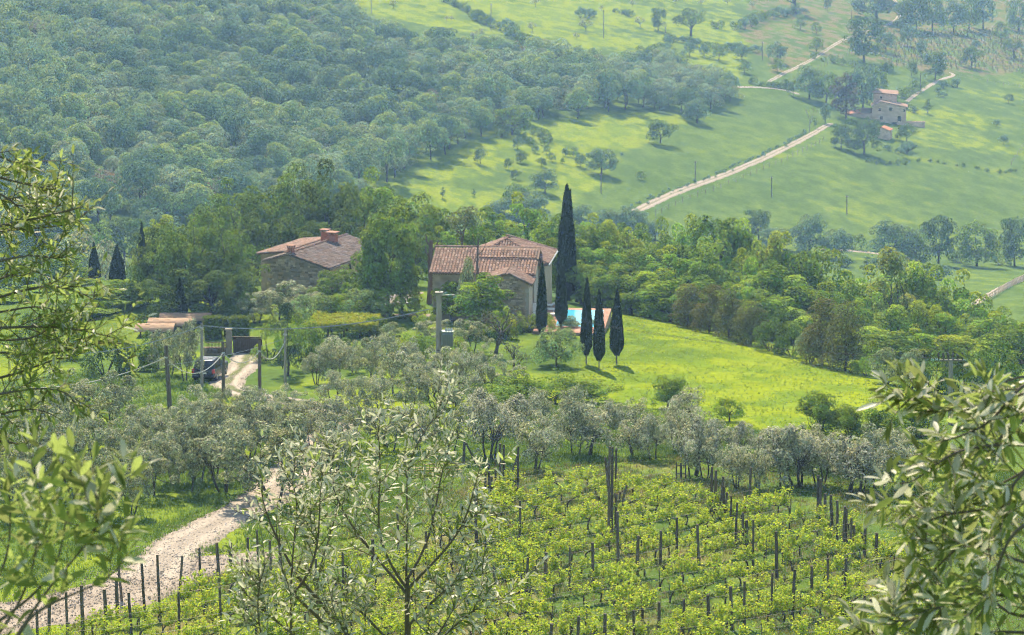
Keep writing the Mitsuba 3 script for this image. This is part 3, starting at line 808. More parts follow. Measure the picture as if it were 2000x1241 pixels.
# valley trees
for px, py, w, h, g, words in [
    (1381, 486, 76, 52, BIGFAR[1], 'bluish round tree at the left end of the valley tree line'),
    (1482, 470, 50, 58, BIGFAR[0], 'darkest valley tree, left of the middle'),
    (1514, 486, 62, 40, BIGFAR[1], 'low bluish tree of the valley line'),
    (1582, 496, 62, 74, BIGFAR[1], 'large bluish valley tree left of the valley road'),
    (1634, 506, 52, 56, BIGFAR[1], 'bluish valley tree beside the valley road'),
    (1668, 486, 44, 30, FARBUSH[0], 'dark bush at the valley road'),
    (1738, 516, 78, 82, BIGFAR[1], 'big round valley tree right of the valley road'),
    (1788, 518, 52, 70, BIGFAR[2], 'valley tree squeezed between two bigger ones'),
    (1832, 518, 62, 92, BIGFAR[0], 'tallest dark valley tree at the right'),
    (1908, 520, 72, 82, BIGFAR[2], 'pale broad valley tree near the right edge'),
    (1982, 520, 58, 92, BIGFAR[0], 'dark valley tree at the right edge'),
    (1694, 534, 26, 32, FARCONE, 'small dark conical tree in the valley field'),
    (1827, 546, 60, 30, FARBUSH[1], 'wide pale bush in the valley field'),
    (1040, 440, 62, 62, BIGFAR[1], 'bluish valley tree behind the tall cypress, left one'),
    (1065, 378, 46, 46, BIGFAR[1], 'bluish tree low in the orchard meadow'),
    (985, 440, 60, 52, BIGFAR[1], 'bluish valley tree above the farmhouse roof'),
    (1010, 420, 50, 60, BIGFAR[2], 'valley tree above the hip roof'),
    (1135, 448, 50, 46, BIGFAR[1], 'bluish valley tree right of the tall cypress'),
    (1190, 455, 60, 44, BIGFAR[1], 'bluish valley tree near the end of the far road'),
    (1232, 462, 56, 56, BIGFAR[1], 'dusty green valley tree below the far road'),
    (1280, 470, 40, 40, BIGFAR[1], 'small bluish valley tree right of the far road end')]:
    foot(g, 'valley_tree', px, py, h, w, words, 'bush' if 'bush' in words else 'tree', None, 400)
for k in range(9):
    px = 1330 + k * 78
    foot(FARBUSH, 'valley_bush', px, 500 + prng.uniform(-3, 12) + (px > 1600) * 14, 24, 40, 'low dark bush under the valley tree line', 'bush', 'low bushes under the valley tree line', 400)

# ---- left of the farmhouse, beyond the knoll
for k, (px, top, d, w) in enumerate([(20, 440, 440, 80), (70, 430, 450, 90), (130, 455, 430, 80), (185, 440, 425, 90), (240, 430, 440, 90), (300, 410, 450, 80), (350, 440, 420, 70), (150, 415, 470, 80), (230, 395, 480, 80),
                                     (60, 400, 480, 90), (330, 390, 480, 80), (20, 480, 400, 90), (90, 490, 390, 90)]):
    topped(BIGFAR, 'slope_tree', px, top, d, w, 'hazy green tree on the valley flank at left', 'tree', 'hazy trees on the valley flank at left')
topped(SMALLOLIVE, 'silvery_tree', 165, 445, 385, 95, 'silvery grey tree above the two small cypresses at left')
topped(SMALLOLIVE, 'silvery_tree', 205, 470, 372, 70, 'smaller silvery grey tree between the two small cypresses at left')
for px, top, d, w, g, words in [
    (60, 520, 300, 100, GREENS[0], 'green tree far left behind the olive branches'),
    (125, 500, 300, 110, GREENS[4], 'bright green tree left of the first small cypress'),
    (150, 560, 255, 90, GREENS[0], 'green tree under the first small cypress'),
    (95, 575, 250, 100, GREENS[4], 'green tree low at the left above the meadow'),
    (30, 590, 240, 110, GREENS[0], 'green tree at the left edge above the meadow'),
    (315, 425, 268, 75, GREENS[2], 'yellowish tree behind the dark oaks'),
    (290, 465, 258, 60, GREENS[2], 'yellowish tree left of the dark oaks'),
    (215, 560, 236, 80, FRUIT[0], 'green bushy tree at the foot of the second small cypress'),
    (255, 548, 228, 125, GREENS[4], 'rounded walnut tree left of the carport'),
    (170, 600, 224, 110, GREENS[0], 'green tree left of the walnut above the meadow'),
    (312, 452, 226, 105, OAKS[0], 'dark oak left of the stone house, left crown'),
    (372, 438, 224, 130, OAKS[1], 'dark oak left of the stone house, highest crown'),
    (448, 444, 224, 110, OAKS[1], 'dark oak touching the stone house at its left'),
    (410, 500, 219, 130, OAKS[0], 'dark oak low above the carport'),
    (335, 530, 219, 120, OAKS[0], 'dark shaded oak behind the carport'),
    (470, 520, 217, 80, OAKS[0], 'dark oak branch crown in front of the gable wall'),
    (412, 398, 252, 100, OAKS[1], 'oak at the left end of the grove behind the stone house'),
    (470, 372, 258, 130, OAKS[1], 'oak of the grove behind the stone house, second from left'),
    (535, 362, 262, 130, OAKS[2], 'oak of the grove behind the stone house, third from left'),
    (590, 345, 260, 110, OAKS[1], 'oak just left of the tallest oak of the grove'),
    (642, 323, 254, 120, OAKS[0], 'tallest dark oak of the grove behind the stone house'),
    (700, 345, 264, 120, OAKS[2], 'lighter oak just right of the tallest oak'),
    (750, 372, 268, 110, GREENS[4], 'green tree at the right end of the grove behind the stone house'),
    (500, 420, 246, 120, OAKS[0], 'lower oak right behind the stone house, left one'),
    (580, 405, 247, 120, OAKS[0], 'lower oak right behind the stone house, middle one'),
    (660, 415, 246, 110, OAKS[0], 'lower oak right behind the stone house, right one'),
    (440, 450, 244, 100, OAKS[0], 'lower oak at the left behind the stone house'),
    (720, 410, 252, 100, OAKS[1], 'oak between the stone house and the lime tree'),
    (800, 385, 262, 110, GREENS[0], 'green tree above the dead trunk'),
    (845, 405, 256, 100, GREENS[0], 'green tree left of the slim pine'),
    (812, 455, 238, 80, OAKS[1], 'dark green tree just left of the dead trunk'),
    (925, 425, 258, 90, GREENS[1], 'light green tree behind the long roof, left one'),
    (965, 410, 262, 90, GREENS[4], 'light green tree behind the long roof, middle one'),
    (1030, 390, 252, 120, GREENS[1], 'tall light green tree behind the hip roof'),
    (1075, 425, 246, 90, GREENS[4], 'green tree between the hip roof and the tall cypress'),
    (870, 450, 250, 80, GREENS[1], 'light green tree under the slim pine'),
    (1062, 470, 236, 70, GREENS[0], 'green tree low beside the tall cypress'),
    (757, 413, 217, 112, GREENS[0], 'big conical lime tree between the two houses'),
    (740, 480, 216, 78, GREENS[4], 'lower crown of leaves at the left of the lime tree'),
    (786, 490, 216, 66, GREENS[4], 'lower crown of leaves at the right of the lime tree')]:
    topped(g, 'tree', px, top, d, w, words)
p = P(903, 405, 246)
topped([broad_tree('sg_pine', 300, 7.5, 1.9, 1.8, 20, 0.6, 2200, 0.2, (0.13, 0.16, 0.06), low=-0.5, limbs_n=10, trunk_r=0.13, bark_col=(0.16, 0.12, 0.09))], 'slim_pine', 903, 405, 244, 62, 'slim thin crowned pine behind the long roof')

# ---- the wood right of the farmhouse
WOOD = [(1130, 440, 258), (1165, 432, 270), (1205, 438, 268), (1245, 440, 272), (1290, 446, 270), (1330, 442, 276), (1372, 436, 268), (1405, 432, 262), (1450, 440, 262), (1495, 455, 258), (1535, 472, 258),
        (1575, 490, 262), (1605, 500, 256), (1150, 478, 246), (1190, 482, 244), (1235, 488, 246), (1280, 492, 244), (1325, 490, 240), (1370, 500, 242), (1415, 496, 238), (1460, 505, 238), (1505, 520, 234),
        (1550, 545, 232), (1590, 560, 234), (1140, 520, 234), (1185, 528, 232), (1230, 532, 230), (1270, 540, 230), (1310, 545, 226), (1355, 540, 224), (1400, 552, 222), (1440, 560, 220), (1490, 575, 218),
        (1530, 598, 216), (1575, 615, 214), (1625, 560, 250), (1660, 545, 262), (1690, 575, 240), (1650, 600, 224), (1700, 640, 210), (1720, 530, 258), (1765, 545, 250), (1800, 520, 250), (1835, 545, 246),
        (1875, 545, 250), (1760, 600, 222), (1810, 590, 226), (1850, 600, 224), (1900, 590, 232), (1935, 610, 226), (1965, 600, 232), (1740, 650, 206), (1800, 650, 206), (1860, 660, 204), (1910, 650, 206),
        (1985, 640, 212), (1620, 630, 214), (1665, 650, 206)]
TINT = ['bright', 'fresh green', 'dark', 'yellowish', 'pale', 'light', 'deep green']
for row, where in ((WOOD[:13], 'topmost row of the wood right of the farmhouse'), (WOOD[13:24], 'second row of the wood right of the farmhouse'), (WOOD[24:35], 'row of the wood behind the meadow crest'), (WOOD[35:], 'right end of the wood, beyond the meadow')):
    for which, (px, top, d) in from_left(row):
        k = int(prng.integers(7))
        g = [GREENS[1], GREENS[4], GREENS[0], GREENS[2], GREENS[3], GREENS[1], OAKS[2]][k]
        topped(g, 'woodland_tree', px + prng.uniform(-6, 6), top + prng.uniform(-8, 8), d, prng.uniform(92, 128), f'{which} tree from the left in the {where}', 'tree', 'trees of the wood right of the farmhouse')
topped([broad_tree('sg_tall_thin', 301, 11, 2.3, 4.6, 24, 0.75, 3000, 0.26, (0.19, 0.235, 0.06), top=0.45, low=-0.9, limbs_n=14, trunk_r=0.16)], 'tall_tree', 1742, 488, 246, 74, 'tall sparse yellowish tree rising above the wood at right')

# ---- bushes on the crest of the meadow
for k, (px, py, w, h, g, words) in enumerate([
    (1195, 606, 70, 52, BUSHES[4], 'pale flowering bush behind the pool'), (1235, 612, 60, 56, BUSHES[4], 'pale bush right behind the last cypress'), (1150, 590, 60, 50, BUSHES[4], 'pale bush between the pool and the tall cypress'),
    (1268, 622, 60, 62, BUSHES[1], 'green bush at the upper end of the meadow crest'), (1305, 628, 56, 70, BUSHES[0], 'dark bush on the meadow crest, upper part'), (1345, 642, 62, 84, JUNIPER, 'olive brown juniper on the crest, uppermost'),
    (1388, 652, 62, 92, JUNIPER, 'olive brown juniper on the crest, second'), (1425, 664, 62, 92, JUNIPER, 'olive brown juniper on the crest, third'), (1470, 676, 70, 84, JUNIPER, 'olive brown juniper on the crest, fourth'),
    (1508, 690, 64, 62, BUSHES[0], 'dark bramble bush on the crest, upper one'), (1550, 700, 64, 64, BUSHES[0], 'dark bramble bush on the crest, middle one'), (1585, 712, 60, 66, BUSHES[4], 'grey green bush on the crest'),
    (1610, 716, 76, 128, JUNIPER, 'tall brownish juniper low on the crest, left one'), (1655, 728, 76, 132, JUNIPER, 'tall brownish juniper low on the crest, right one'), (1700, 738, 60, 72, BUSHES[2], 'fresh green bush on the crest'),
    (1735, 752, 70, 72, BUSHES[4], 'pale green bush on the lower crest, left one'), (1778, 766, 76, 80, BUSHES[4], 'pale green bush on the lower crest, right one'), (1830, 770, 80, 80, BUSHES[1], 'green bush behind the right utility pole'),
    (1890, 775, 90, 90, BUSHES[0], 'dark bush right of the utility pole'), (1950, 770, 90, 100, BUSHES[1], 'green bush behind the right olive branches'), (1530, 672, 60, 70, BUSHES[0], 'dark bush behind the brambles'),
    (1450, 640, 60, 70, BUSHES[2], 'light green bush behind the junipers'), (1325, 615, 60, 66, BUSHES[1], 'green bush behind the upper junipers')]):
    p = G(px, py, 120) + [0, 1.2, 0]
    p[2] = gz(p[0], p[1])
    m = ppm(p[1])
    plant(g, 'juniper' if 'juniper' in words else 'bush', p, h / m, w / m, words, 'bush')

# ---- cypresses
for px, py, h, g, w, words in [
    (1106, 590, 226, 'sg_cypress_giant', 36, 'giant dark cypress with a forked tip beside the pool'),
    (1057, 666, 154, CYP[0], 21, 'slim dark cypress at the corner of the small stone building'),
    (1096, 648, 148, CYP[0], 23, 'slim dark cypress in front of the giant one'),
    (1145, 712, 172, CYP[0], 22, 'slim cypress with a bare stem, leftmost of the three in the meadow'),
    (1170, 724, 160, CYP[1], 23, 'slim cypress with a bare stem, middle of the three in the meadow'),
    (1204, 712, 148, CYP[1], 26, 'slim cypress with a bare stem, rightmost of the three in the meadow'),
    (353, 634, 92, CYP[2], 28, 'small cypress growing beside the carport')]:
    foot(g, 'cypress', px, py, h, w, words, 'cypress', None, 120, 0.008)
for px, top, d, w, words in [(183, 473, 268, 24, 'small cypress at left, first of the two against the wood'), (228, 478, 258, 31, 'broader small cypress at left, second of the two'), (276, 434, 256, 20, 'cypress tip rising above the dark oaks'),
                             (298, 447, 258, 14, 'thin cypress tip beside the yellowish tree')]:
    topped(CYP[2], 'cypress', px, top, d, w, words, 'cypress', None, 0.008)
foot([broad_tree('sg_spruce', 302, 6.0, 1.5, 3.0, 26, 0.42, 2600, 0.22, (0.045, 0.075, 0.032), top=0.2, low=-0.95, limbs_n=4, trunk_r=0.09, W=0.3)], 'spruce', 558, 735, 175, 62, 'dark conical spruce beside the gate', 'tree', None, 120, 0.01)

# ---- garden trees and bushes round the houses
for px, py, w, h, g, words in [
    (612, 640, 78, 66, FRUIT[2], 'blossoming pale fruit tree in the garden, left one'), (660, 636, 74, 62, FRUIT[1], 'light green fruit tree in the garden'), (704, 632, 78, 66, FRUIT[2], 'pale fruit tree in the garden, right one'),
    (742, 628, 66, 58, FRUIT[1], 'light green fruit tree in front of the lime tree'), (655, 596, 92, 70, OAKS[1], 'dark glossy bushy tree in front of the stone house'), (700, 598, 80, 66, OAKS[1], 'dark glossy bushy tree left of the lime trunk'),
    (590, 620, 70, 60, OLIVES[2], 'grey olive in front of the stone house wall'), (545, 625, 96, 76, OLIVES[2], 'broad grey olive left in front of the stone house'), (500, 632, 70, 62, OLIVES[2], 'grey olive above the gate hedge'),
    (470, 600, 60, 60, OAKS[0], 'dark bushy tree at the foot of the gable wall'),
    (938, 652, 110, 112, GREENS[4], 'fig tree with dense leaves in front of the small stone gable'), (880, 628, 66, 78, FRUIT[1], 'yellowish shrub tree under the long roof'),
    (985, 664, 62, 58, BUSHES[3], 'round bush with a pale yellow top'), (1030, 650, 50, 40, BUSHES[3], 'bright yellow green bush below the small gable'), (1062, 648, 40, 36, BUSHES[3], 'small yellow green bush beside the slim cypress'),
    (1086, 716, 82, 74, FRUIT[2], 'round leafy bush tree at the left edge of the meadow'), (1150, 645, 44, 24, BUSHES[4], 'low grey bush in front of the pool, right one'), (1110, 648, 50, 30, BUSHES[4], 'low grey bush in front of the pool, left one'),
    (525, 705, 60, 86, BUSHES[2], 'tall bright laurel bush beside the gate'), (600, 720, 60, 92, FRUIT[0], 'green bushy tree right of the spruce'), (580, 660, 44, 50, BUSHES[2], 'light bush behind the spruce'),
    (690, 715, 60, 56, BUSHES[0], 'dark bush at the right end of the pergola'), (640, 712, 60, 50, BUSHES[0], 'dark bush under the pergola'), (820, 716, 80, 66, FRUIT[0], 'light green bush left of the transformer pole'),
    (880, 742, 90, 80, FRUIT[1], 'light green bush right of the transformer pole'), (775, 690, 60, 40, BUSHES[3], 'yellow green bush in the garden bank'), (760, 660, 56, 30, BUSHES[4], 'grey green bush in the garden bank'),
    (830, 640, 40, 30, BUSHES[3], 'low yellow green shrub beside the garden table'), (808, 600, 30, 34, BUSHES[2], 'small leafy shrub at the terrace'), (790, 622, 24, 22, BUSHES[0], 'clipped dark ball bush, right one'),
    (758, 622, 24, 22, BUSHES[0], 'clipped dark ball bush, left one'), (715, 655, 90, 36, BUSHES[1], 'green shrub mass behind the pergola'), (850, 668, 70, 44, OLIVES[4], 'grey shrubby olive behind the transformer pole'),
    (920, 690, 76, 66, OLIVES[4], 'grey green shrubby tree under the fig'),
    (1302, 798, 62, 62, GREENS[0], 'dark green small tree at the lower edge of the meadow'), (1424, 824, 62, 46, FRUIT[1], 'small light green tree at the lower edge of the meadow'),
    (1604, 872, 80, 106, GREENS[0], 'dark green tree with a pointed top behind the grey olives'), (1660, 880, 70, 88, GREENS[0], 'dark green tree right beside the pointed one'), (1738, 892, 96, 106, OAKS[2], 'dark green tree behind the right olive branches'),
    (1800, 885, 90, 100, OAKS[2], 'dark green tree under the right utility pole'), (1000, 806, 130, 72, FRUIT[0], 'spreading green fig between the grey olives, left one'), (1085, 790, 110, 56, FRUIT[0], 'spreading green fig between the grey olives, middle one'),
    (1155, 786, 90, 46, FRUIT[1], 'spreading green fig between the grey olives, right one'), (1265, 858, 40, 36, BUSHES[2], 'light green bush among the grey olives'),
    (60, 690, 90, 80, BUSHES[1], 'green bush at the left meadow, outer one'), (130, 700, 80, 70, BUSHES[1], 'green bush at the left meadow, inner one'),
    (205, 734, 90, 70, BUSHES[0], 'dark hedge bush on the left meadow, left one'), (262, 726, 80, 62, BUSHES[1], 'dark hedge bush on the left meadow, middle one'), (308, 722, 70, 72, BUSHES[0], 'dark hedge bush on the left meadow, right one'),
    (362, 748, 82, 122, OLIVES[4], 'tall grey olive beside the parked car'), (330, 735, 70, 92, OLIVES[4], 'grey olive left of the parked car')]:
    cat = 'bush' if any(k in words for k in ('bush', 'shrub', 'mound')) and 'tree' not in words else 'tree'
    foot(g, 'garden_bush' if cat == 'bush' else 'garden_tree', px, py, h, w, words, cat, None, 100)
foot([twiggy('sg_almond', 303, 4.2, 0.42, (0.10, 0.085, 0.07), (0.12, 0.14, 0.08), 500, 0.12)], 'bare_tree', 968, 700, 100, 100, 'nearly bare dark tree with twisted branches in the garden', 'tree', None, 120)
foot([twiggy('sg_almond_small', 304, 3.0, 0.40, (0.09, 0.08, 0.065), (0.11, 0.13, 0.08), 400, 0.09)], 'bare_tree', 1000, 738, 74, 70, 'smaller bare ivy clad tree below the twisted one', 'tree', None, 120)

topped(BUSHES[4], 'garden_bush', 916, 505, 210.2, 46, 'dusty ivy mound growing up the front of the long roof', 'bush')

# ---- the olive grove
for line, tall, grp, words in [
    ([(959, 900), (1046, 918), (1124, 892), (1150, 892), (1240, 894), (1276, 898), (1355, 930), (1379, 934), (1440, 954), (1482, 956), (1529, 948), (1560, 950), (1602, 946), (1659, 958), (1674, 966), (1716, 955), (1765, 950)], 104,
     'grey olives of the front row behind the vineyard', 'silver grey olive of the front row behind the vineyard'),
    ([(935, 856), (1010, 852), (1080, 868), (1180, 858), (1228, 856), (1325, 880), (1392, 896), (1445, 902), (1500, 908), (1562, 914), (1625, 926), (1690, 922), (1340, 850), (1120, 842), (1050, 836), (1750, 920)], 80,
     'grey olives of the second row', 'silver grey olive of the second row below the meadow'),
    ([(651, 790), (696, 802), (741, 800), (800, 805), (850, 800), (886, 818), (930, 806), (770, 770), (720, 752), (660, 748), (690, 728), (740, 742), (810, 748), (900, 760), (840, 775), (935, 745), (960, 775), (1010, 770), (620, 752)], 84,
     'olives round the transformer pole', 'grey green olive around the transformer pole'),
    ([(300, 968), (372, 966), (420, 936), (255, 1010), (205, 985), (145, 968), (95, 940), (55, 970), (462, 900), (340, 910), (30, 905), (110, 895), (180, 905), (250, 935), (400, 905), (440, 965), (20, 1010), (-20, 960), (280, 905), (222, 868), (392, 940), (130, 860), (485, 905), (345, 945)], 135,
     'big olives left of the gravel road', 'large grey olive on the bank left of the road'),
    ([(560, 868), (610, 876), (590, 842), (545, 838), (500, 850), (455, 860), (410, 868), (350, 862), (300, 870), (650, 872), (700, 876), (760, 882), (820, 880), (640, 905), (520, 890), (880, 888), (600, 938), (655, 925), (570, 962)], 92,
     'olives between the gravel road and the lane', 'grey olive between the gravel road and lane')]:
    for which, (px, py) in from_left(line):
        g = pick(OLIVES[2:5:2] if 'left of' in grp else OLIVES[:1] + OLIVES[1:3] + OLIVES[4:5] if 'lane' in grp or 'pole' in grp else OLIVES[:2] + OLIVES[3:4] + OLIVES[5:])
        h = tall * prng.uniform(0.78, 1.2)
        foot(g, 'olive_tree', px, py, h, h * prng.uniform(0.66, 0.94), f'{words}, {which} from the left', 'tree', grp, 90, 0.06)
foot(OLIVES[4], 'olive_tree', 535, 985, 172, 185, 'dark olive leaning over the bend of the gravel road', 'tree', None, 90, 0.05)

# ------------------------------------------------------------------ buildings
from shapely.geometry import Polygon

brng = np.random.default_rng(77)
STONE, MORTAR, TILE = (0.42, 0.34, 0.255), (0.42, 0.335, 0.25), (0.285, 0.19, 0.155)


def fine(mesh, size=0.4):
    v, f = trimesh.remesh.subdivide_to_size(np.asarray(mesh[0], float), np.asarray(mesh[1]), size, max_iter=12)
    return v, f


def prism(poly, y0, y1):
    """The polygon of the x-z plane as a body from y0 to y1."""
    m = trimesh.creation.extrude_polygon(Polygon(poly), y1 - y0, engine='earcut')
    v = np.array(m.vertices)
    return np.column_stack([v[:, 0], y1 - v[:, 2], v[:, 1]]), np.array(m.faces)


def walls_of(mesh, M, col=MORTAR, amount=0.45, size=0.35, seed=0):
    return coloured(moved(fine(mesh, size), M), col, 'm_matte', False, amount, seed, 2.4)


def slab(a, b, c, d, t):
    """A roof plane with corners a b c d (in order) and thickness t downwards."""
    q = np.array([a, b, c, d], float)
    v = np.vstack([q, q - [0, 0, t]])
    f = [[0, 1, 2], [0, 2, 3], [4, 6, 5], [4, 7, 6]] + [x for k in range(4) for x in ([k, k + 4, (k + 1) % 4 + 4], [k, (k + 1) % 4 + 4, (k + 1) % 4])]
    return v, np.array(f)


def tile_mesh(w=0.2, L=0.42, h=0.10, n=5):
    """One barrel tile: along +y up the slope, arched over x, its lower end a little higher and wider."""
    ang = np.linspace(0, np.pi, n)
    lo = np.stack([-np.cos(ang) * w * 0.55, np.zeros(n), np.sin(ang) * h + 0.03], 1)
    hi = np.stack([-np.cos(ang) * w * 0.44, np.full(n, L), np.sin(ang) * h * 0.85], 1)
    lo2 = lo - [0, 0, 0.022]
    v = np.vstack([lo, hi, lo2])
    f = []
    for k in range(n - 1):
        f += [[k, k + 1, n + k + 1], [k, n + k + 1, n + k], [2 * n + k, 2 * n + k + 1, k + 1], [2 * n + k, k + 1, k]]
    return v, np.array(f)


TILE_COLS = [np.array(TILE) * k * np.array(t) for k, t in ((1.0, (1, 1, 1)), (1.25, (1, 1.04, 1.05)), (0.72, (1, 1.05, 1.1)), (1.1, (1.05, 0.95, 0.9)), (0.9, (0.92, 1.08, 1.15)), (1.4, (0.95, 1.05, 1.15)))]
TILE_PLY = [copy_of(f'kit_tile_{k}', coloured(tile_mesh(), c, 'm_matte', False)) for k, c in enumerate(TILE_COLS)]


def axes(o, u, v):
    """A matrix with x along u, y along v (up the slope), z away from the roof."""
    u, v = unit(np.asarray(u, float)), unit(np.asarray(v, float))
    M = np.eye(4)
    M[:3, 0], M[:3, 1], M[:3, 2], M[:3, 3] = u, v, np.cross(u, v), o
    return M


def tile_spots(a, b, c, d, pitch=0.235, row=0.36):
    """Places (matrices) of the tiles on the roof plane whose eave runs a-b and ridge d-c (either may shrink to a point)."""
    a, b, c, d = (np.asarray(q, float) for q in (a, b, c, d))
    u = unit(b - a)
    up = (c + d) / 2 - (a + b) / 2
    up = up - u * (up @ u)
    L = np.linalg.norm(up)
    up = up / L
    out = []
    for r in range(int(L / row)):
        k = r * row / L
        p, q = a + (d - a) * k, b + (c - b) * k
        x0, x1 = (p - a) @ u, (q - a) @ u
        for x in np.arange(math.ceil(x0 / pitch) * pitch + pitch / 2, x1, pitch):
            s = a + u * (x + brng.normal(0, 0.008)) + up * (r * row + brng.normal(0, 0.012))
            out.append(axes(s + np.cross(u, up) * brng.uniform(0, 0.015), u + up * brng.normal(0, 0.03), up))
    return out


def tiles_stuff(parent, spots, M, name='tiles'):
    t = tile_mesh()
    ms = []
    for A in spots:
        B = M @ A
        k = int(brng.choice(len(TILE_COLS), p=[0.34, 0.2, 0.16, 0.12, 0.1, 0.08]))
        ms.append(moved((t[0][t[1]].reshape(-1, 3), np.arange(t[1].size).reshape(-1, 3), np.tile(TILE_COLS[k] * brng.uniform(0.8, 1.15), (t[1].size, 1))), B))
    v, f, c = join(ms)
    part(parent, name, mikit.ply((v, f), 'm_matte', color=np.clip(c, 0.01, 0.9)), kind='stuff')


def tiles_single(parent, spots, M, most=300):
    for A in spots[:most]:
        k = int(brng.choice(len(TILE_COLS), p=[0.34, 0.2, 0.16, 0.12, 0.1, 0.08]))
        put(parent, 'tile', TILE_PLY[k], M @ A)
    if len(spots) > most:
        tiles_stuff(parent, spots[most:], M, 'more_tiles')


def stone_mesh(seed):
    r = np.random.default_rng(seed)
    m = trimesh.creation.box(extents=(1, 1, 1))
    v, f = trimesh.remesh.subdivide(np.array(m.vertices), np.array(m.faces))
    v = v * (1 - 0.16 * np.linalg.norm(v[:, [0, 2]], axis=1, keepdims=True) ** 2) + r.normal(0, 0.02, v.shape)
    return v, f


STONE_COLS = [np.array(STONE) * k * np.array(t) for k, t in ((1, (1, 1, 1)), (1.3, (1, 1, 1)), (0.65, (1, 0.95, 0.9)), (1.12, (1.06, 0.96, 0.86)), (0.85, (0.94, 1, 1.06)), (1.5, (0.98, 1, 1.02)))]
STONE_PLY = [copy_of(f'kit_stone_{k}', coloured(stone_mesh(k), c, 'm_matte', False)) for k, c in enumerate(STONE_COLS)]


def stones_on(parent, poly, M, y, course=0.2, single=True, name='stone'):
    """Rough stones laid in uneven courses over the outline (in x, z) of a wall face at this y."""
    P_ = Polygon(poly)
    x0, z0, x1, z1 = P_.bounds
    z = z0
    joined = []
    while z < z1:
        h = course * brng.uniform(0.75, 1.3)
        x = x0 - brng.uniform(0, 0.3)
        while x < x1:
            w = brng.uniform(0.2, 0.52)
            from shapely.geometry import box as sbox
            if P_.contains(sbox(x + 0.02, z + 0.02, x + w - 0.02, z + h - 0.02)):
                k = int(brng.integers(6))
                A = np.eye(4)
                A[:3, 3] = [x + w / 2, y - 0.01, z + h / 2]
                A[:3, :3] = np.diag([w - 0.035, 0.12 + brng.uniform(0, 0.05), h - 0.03])
                if single:
                    put(parent, name, STONE_PLY[k], M @ A)
                else:
                    v, f = stone_mesh(k)
                    joined.append(moved((v[f].reshape(-1, 3), np.arange(f.size).reshape(-1, 3), np.tile(STONE_COLS[k] * brng.uniform(0.85, 1.1), (f.size, 1))), M @ A))
            x += w
        z += h
    if joined:
        v, f, c = join(joined)
        part(parent, name + 'work', mikit.ply((v, f), 'm_matte', color=np.clip(c, 0.01, 0.9)), kind='stuff')


def window(parent, M, x, z, w, h, y=0.0, frame_col=(0.12, 0.08, 0.05)):
    win = part(parent, 'window', coloured(moved(join([box(x - w / 2, x - w / 2 + 0.07, y - 0.05, y + 0.02, z, z + h), box(x + w / 2 - 0.07, x + w / 2, y - 0.05, y + 0.02, z, z + h),
               box(x - w / 2 + 0.07, x + w / 2 - 0.07, y - 0.05, y + 0.02, z + h - 0.07, z + h), box(x - w / 2 + 0.07, x + w / 2 - 0.07, y - 0.05, y + 0.02, z, z + 0.07)]), M), frame_col))
    part(win, 'pane', mikit.ply(moved(box(x - w / 2 + 0.07, x + w / 2 - 0.07, y - 0.03, y - 0.01, z + 0.07, z + h - 0.07), M), 'm_glass'))
    return win


# ---- the long tiled house with a hip roof behind it and a small stone gable in front
O = P(1041, 532, 212)
MH = frame(O, math.radians(-6))
base = float(gz(O[0], O[1])) - O[2] - 0.5
house = thing('farmhouse', 'long low tiled stone house with a hip roof behind and a small gable in front', 'house')
part(house, 'wall', walls_of(prism([(-8.5, base), (-0.2, base), (-0.2, -0.05), (-8.5, -0.05)], 0.0, 3.6), MH), None)
part(house, 'wall', walls_of(prism([(-8.5, -0.05), (-0.2, -0.05), (-0.2, 0.0), (-8.5, 0.0)], 0.0, 3.6), MH))
gable_side = np.array([(0.0, base), (3.9, base), (3.9, 1.22), (0.0, -0.12)])
v, f = prism([(p[0], p[1]) for p in gable_side], 0, 0.3)
part(house, 'side_wall', walls_of((np.column_stack([-0.17 - v[:, 1] * 0 + v[:, 1] * 0.9, v[:, 0], v[:, 2]]), f), MH, (0.36, 0.31, 0.26), 0.3), 'pale plastered right side wall')
roof = part(house, 'roof', coloured(moved(slab((-8.75, -0.35, -0.14), (0.25, -0.35, -0.14), (0.25, 3.9, 1.40), (-8.75, 3.9, 1.40), 0.12), MH), (0.20, 0.14, 0.11)))
front = tile_spots((-8.75, -0.35, -0.135), (0.25, -0.35, -0.135), (0.25, 3.9, 1.405), (-8.75, 3.9, 1.405), 0.262, 0.40)
tiles_single(roof, front, MH)
# the upper right part of this roof is laid a little higher: a step shows across the tiles
up_ = tile_spots((-5.1, 2.05, 0.735), (0.25, 2.05, 0.735), (0.25, 3.9, 1.405), (-5.1, 3.9, 1.405), 0.262, 0.40)
step = part(house, 'upper_roof', coloured(moved(slab((-5.1, 2.0, 0.82), (0.28, 2.0, 0.82), (0.28, 3.9, 1.51), (-5.1, 3.9, 1.51), 0.1), MH), (0.20, 0.14, 0.11)))
S = np.eye(4)
S[2, 3] = 0.11
tiles_stuff(step, [S @ a for a in up_], MH)
ridge = [axes((x, 4.06, 1.44), (0, 1, 0), (-1, 0, 0.0)) for x in np.arange(0.2, -8.6, -0.36)]
tiles_stuff(roof, [a @ np.diag([1.3, 1, 1.3, 1]) for a in ridge], MH, 'ridge_tiles')
part(house, 'rear_slope', coloured(moved(slab((0.25, 3.95, 1.40), (-8.75, 3.95, 1.40), (-8.75, 6.4, 0.55), (0.25, 6.4, 0.55), 0.12), MH), TILE, amount=0.2))
part(house, 'rear_wall', walls_of(box(-6.0, 0.62, 3.7, 11.0, base, 0.16), MH, (0.33, 0.275, 0.215), 0.3), 'pale rear block under the hip roof')
E = [(-6.5, 3.0, 0.2), (1.0, 3.0, 0.2), (1.0, 11.3, 0.2), (-6.5, 11.3, 0.2)]
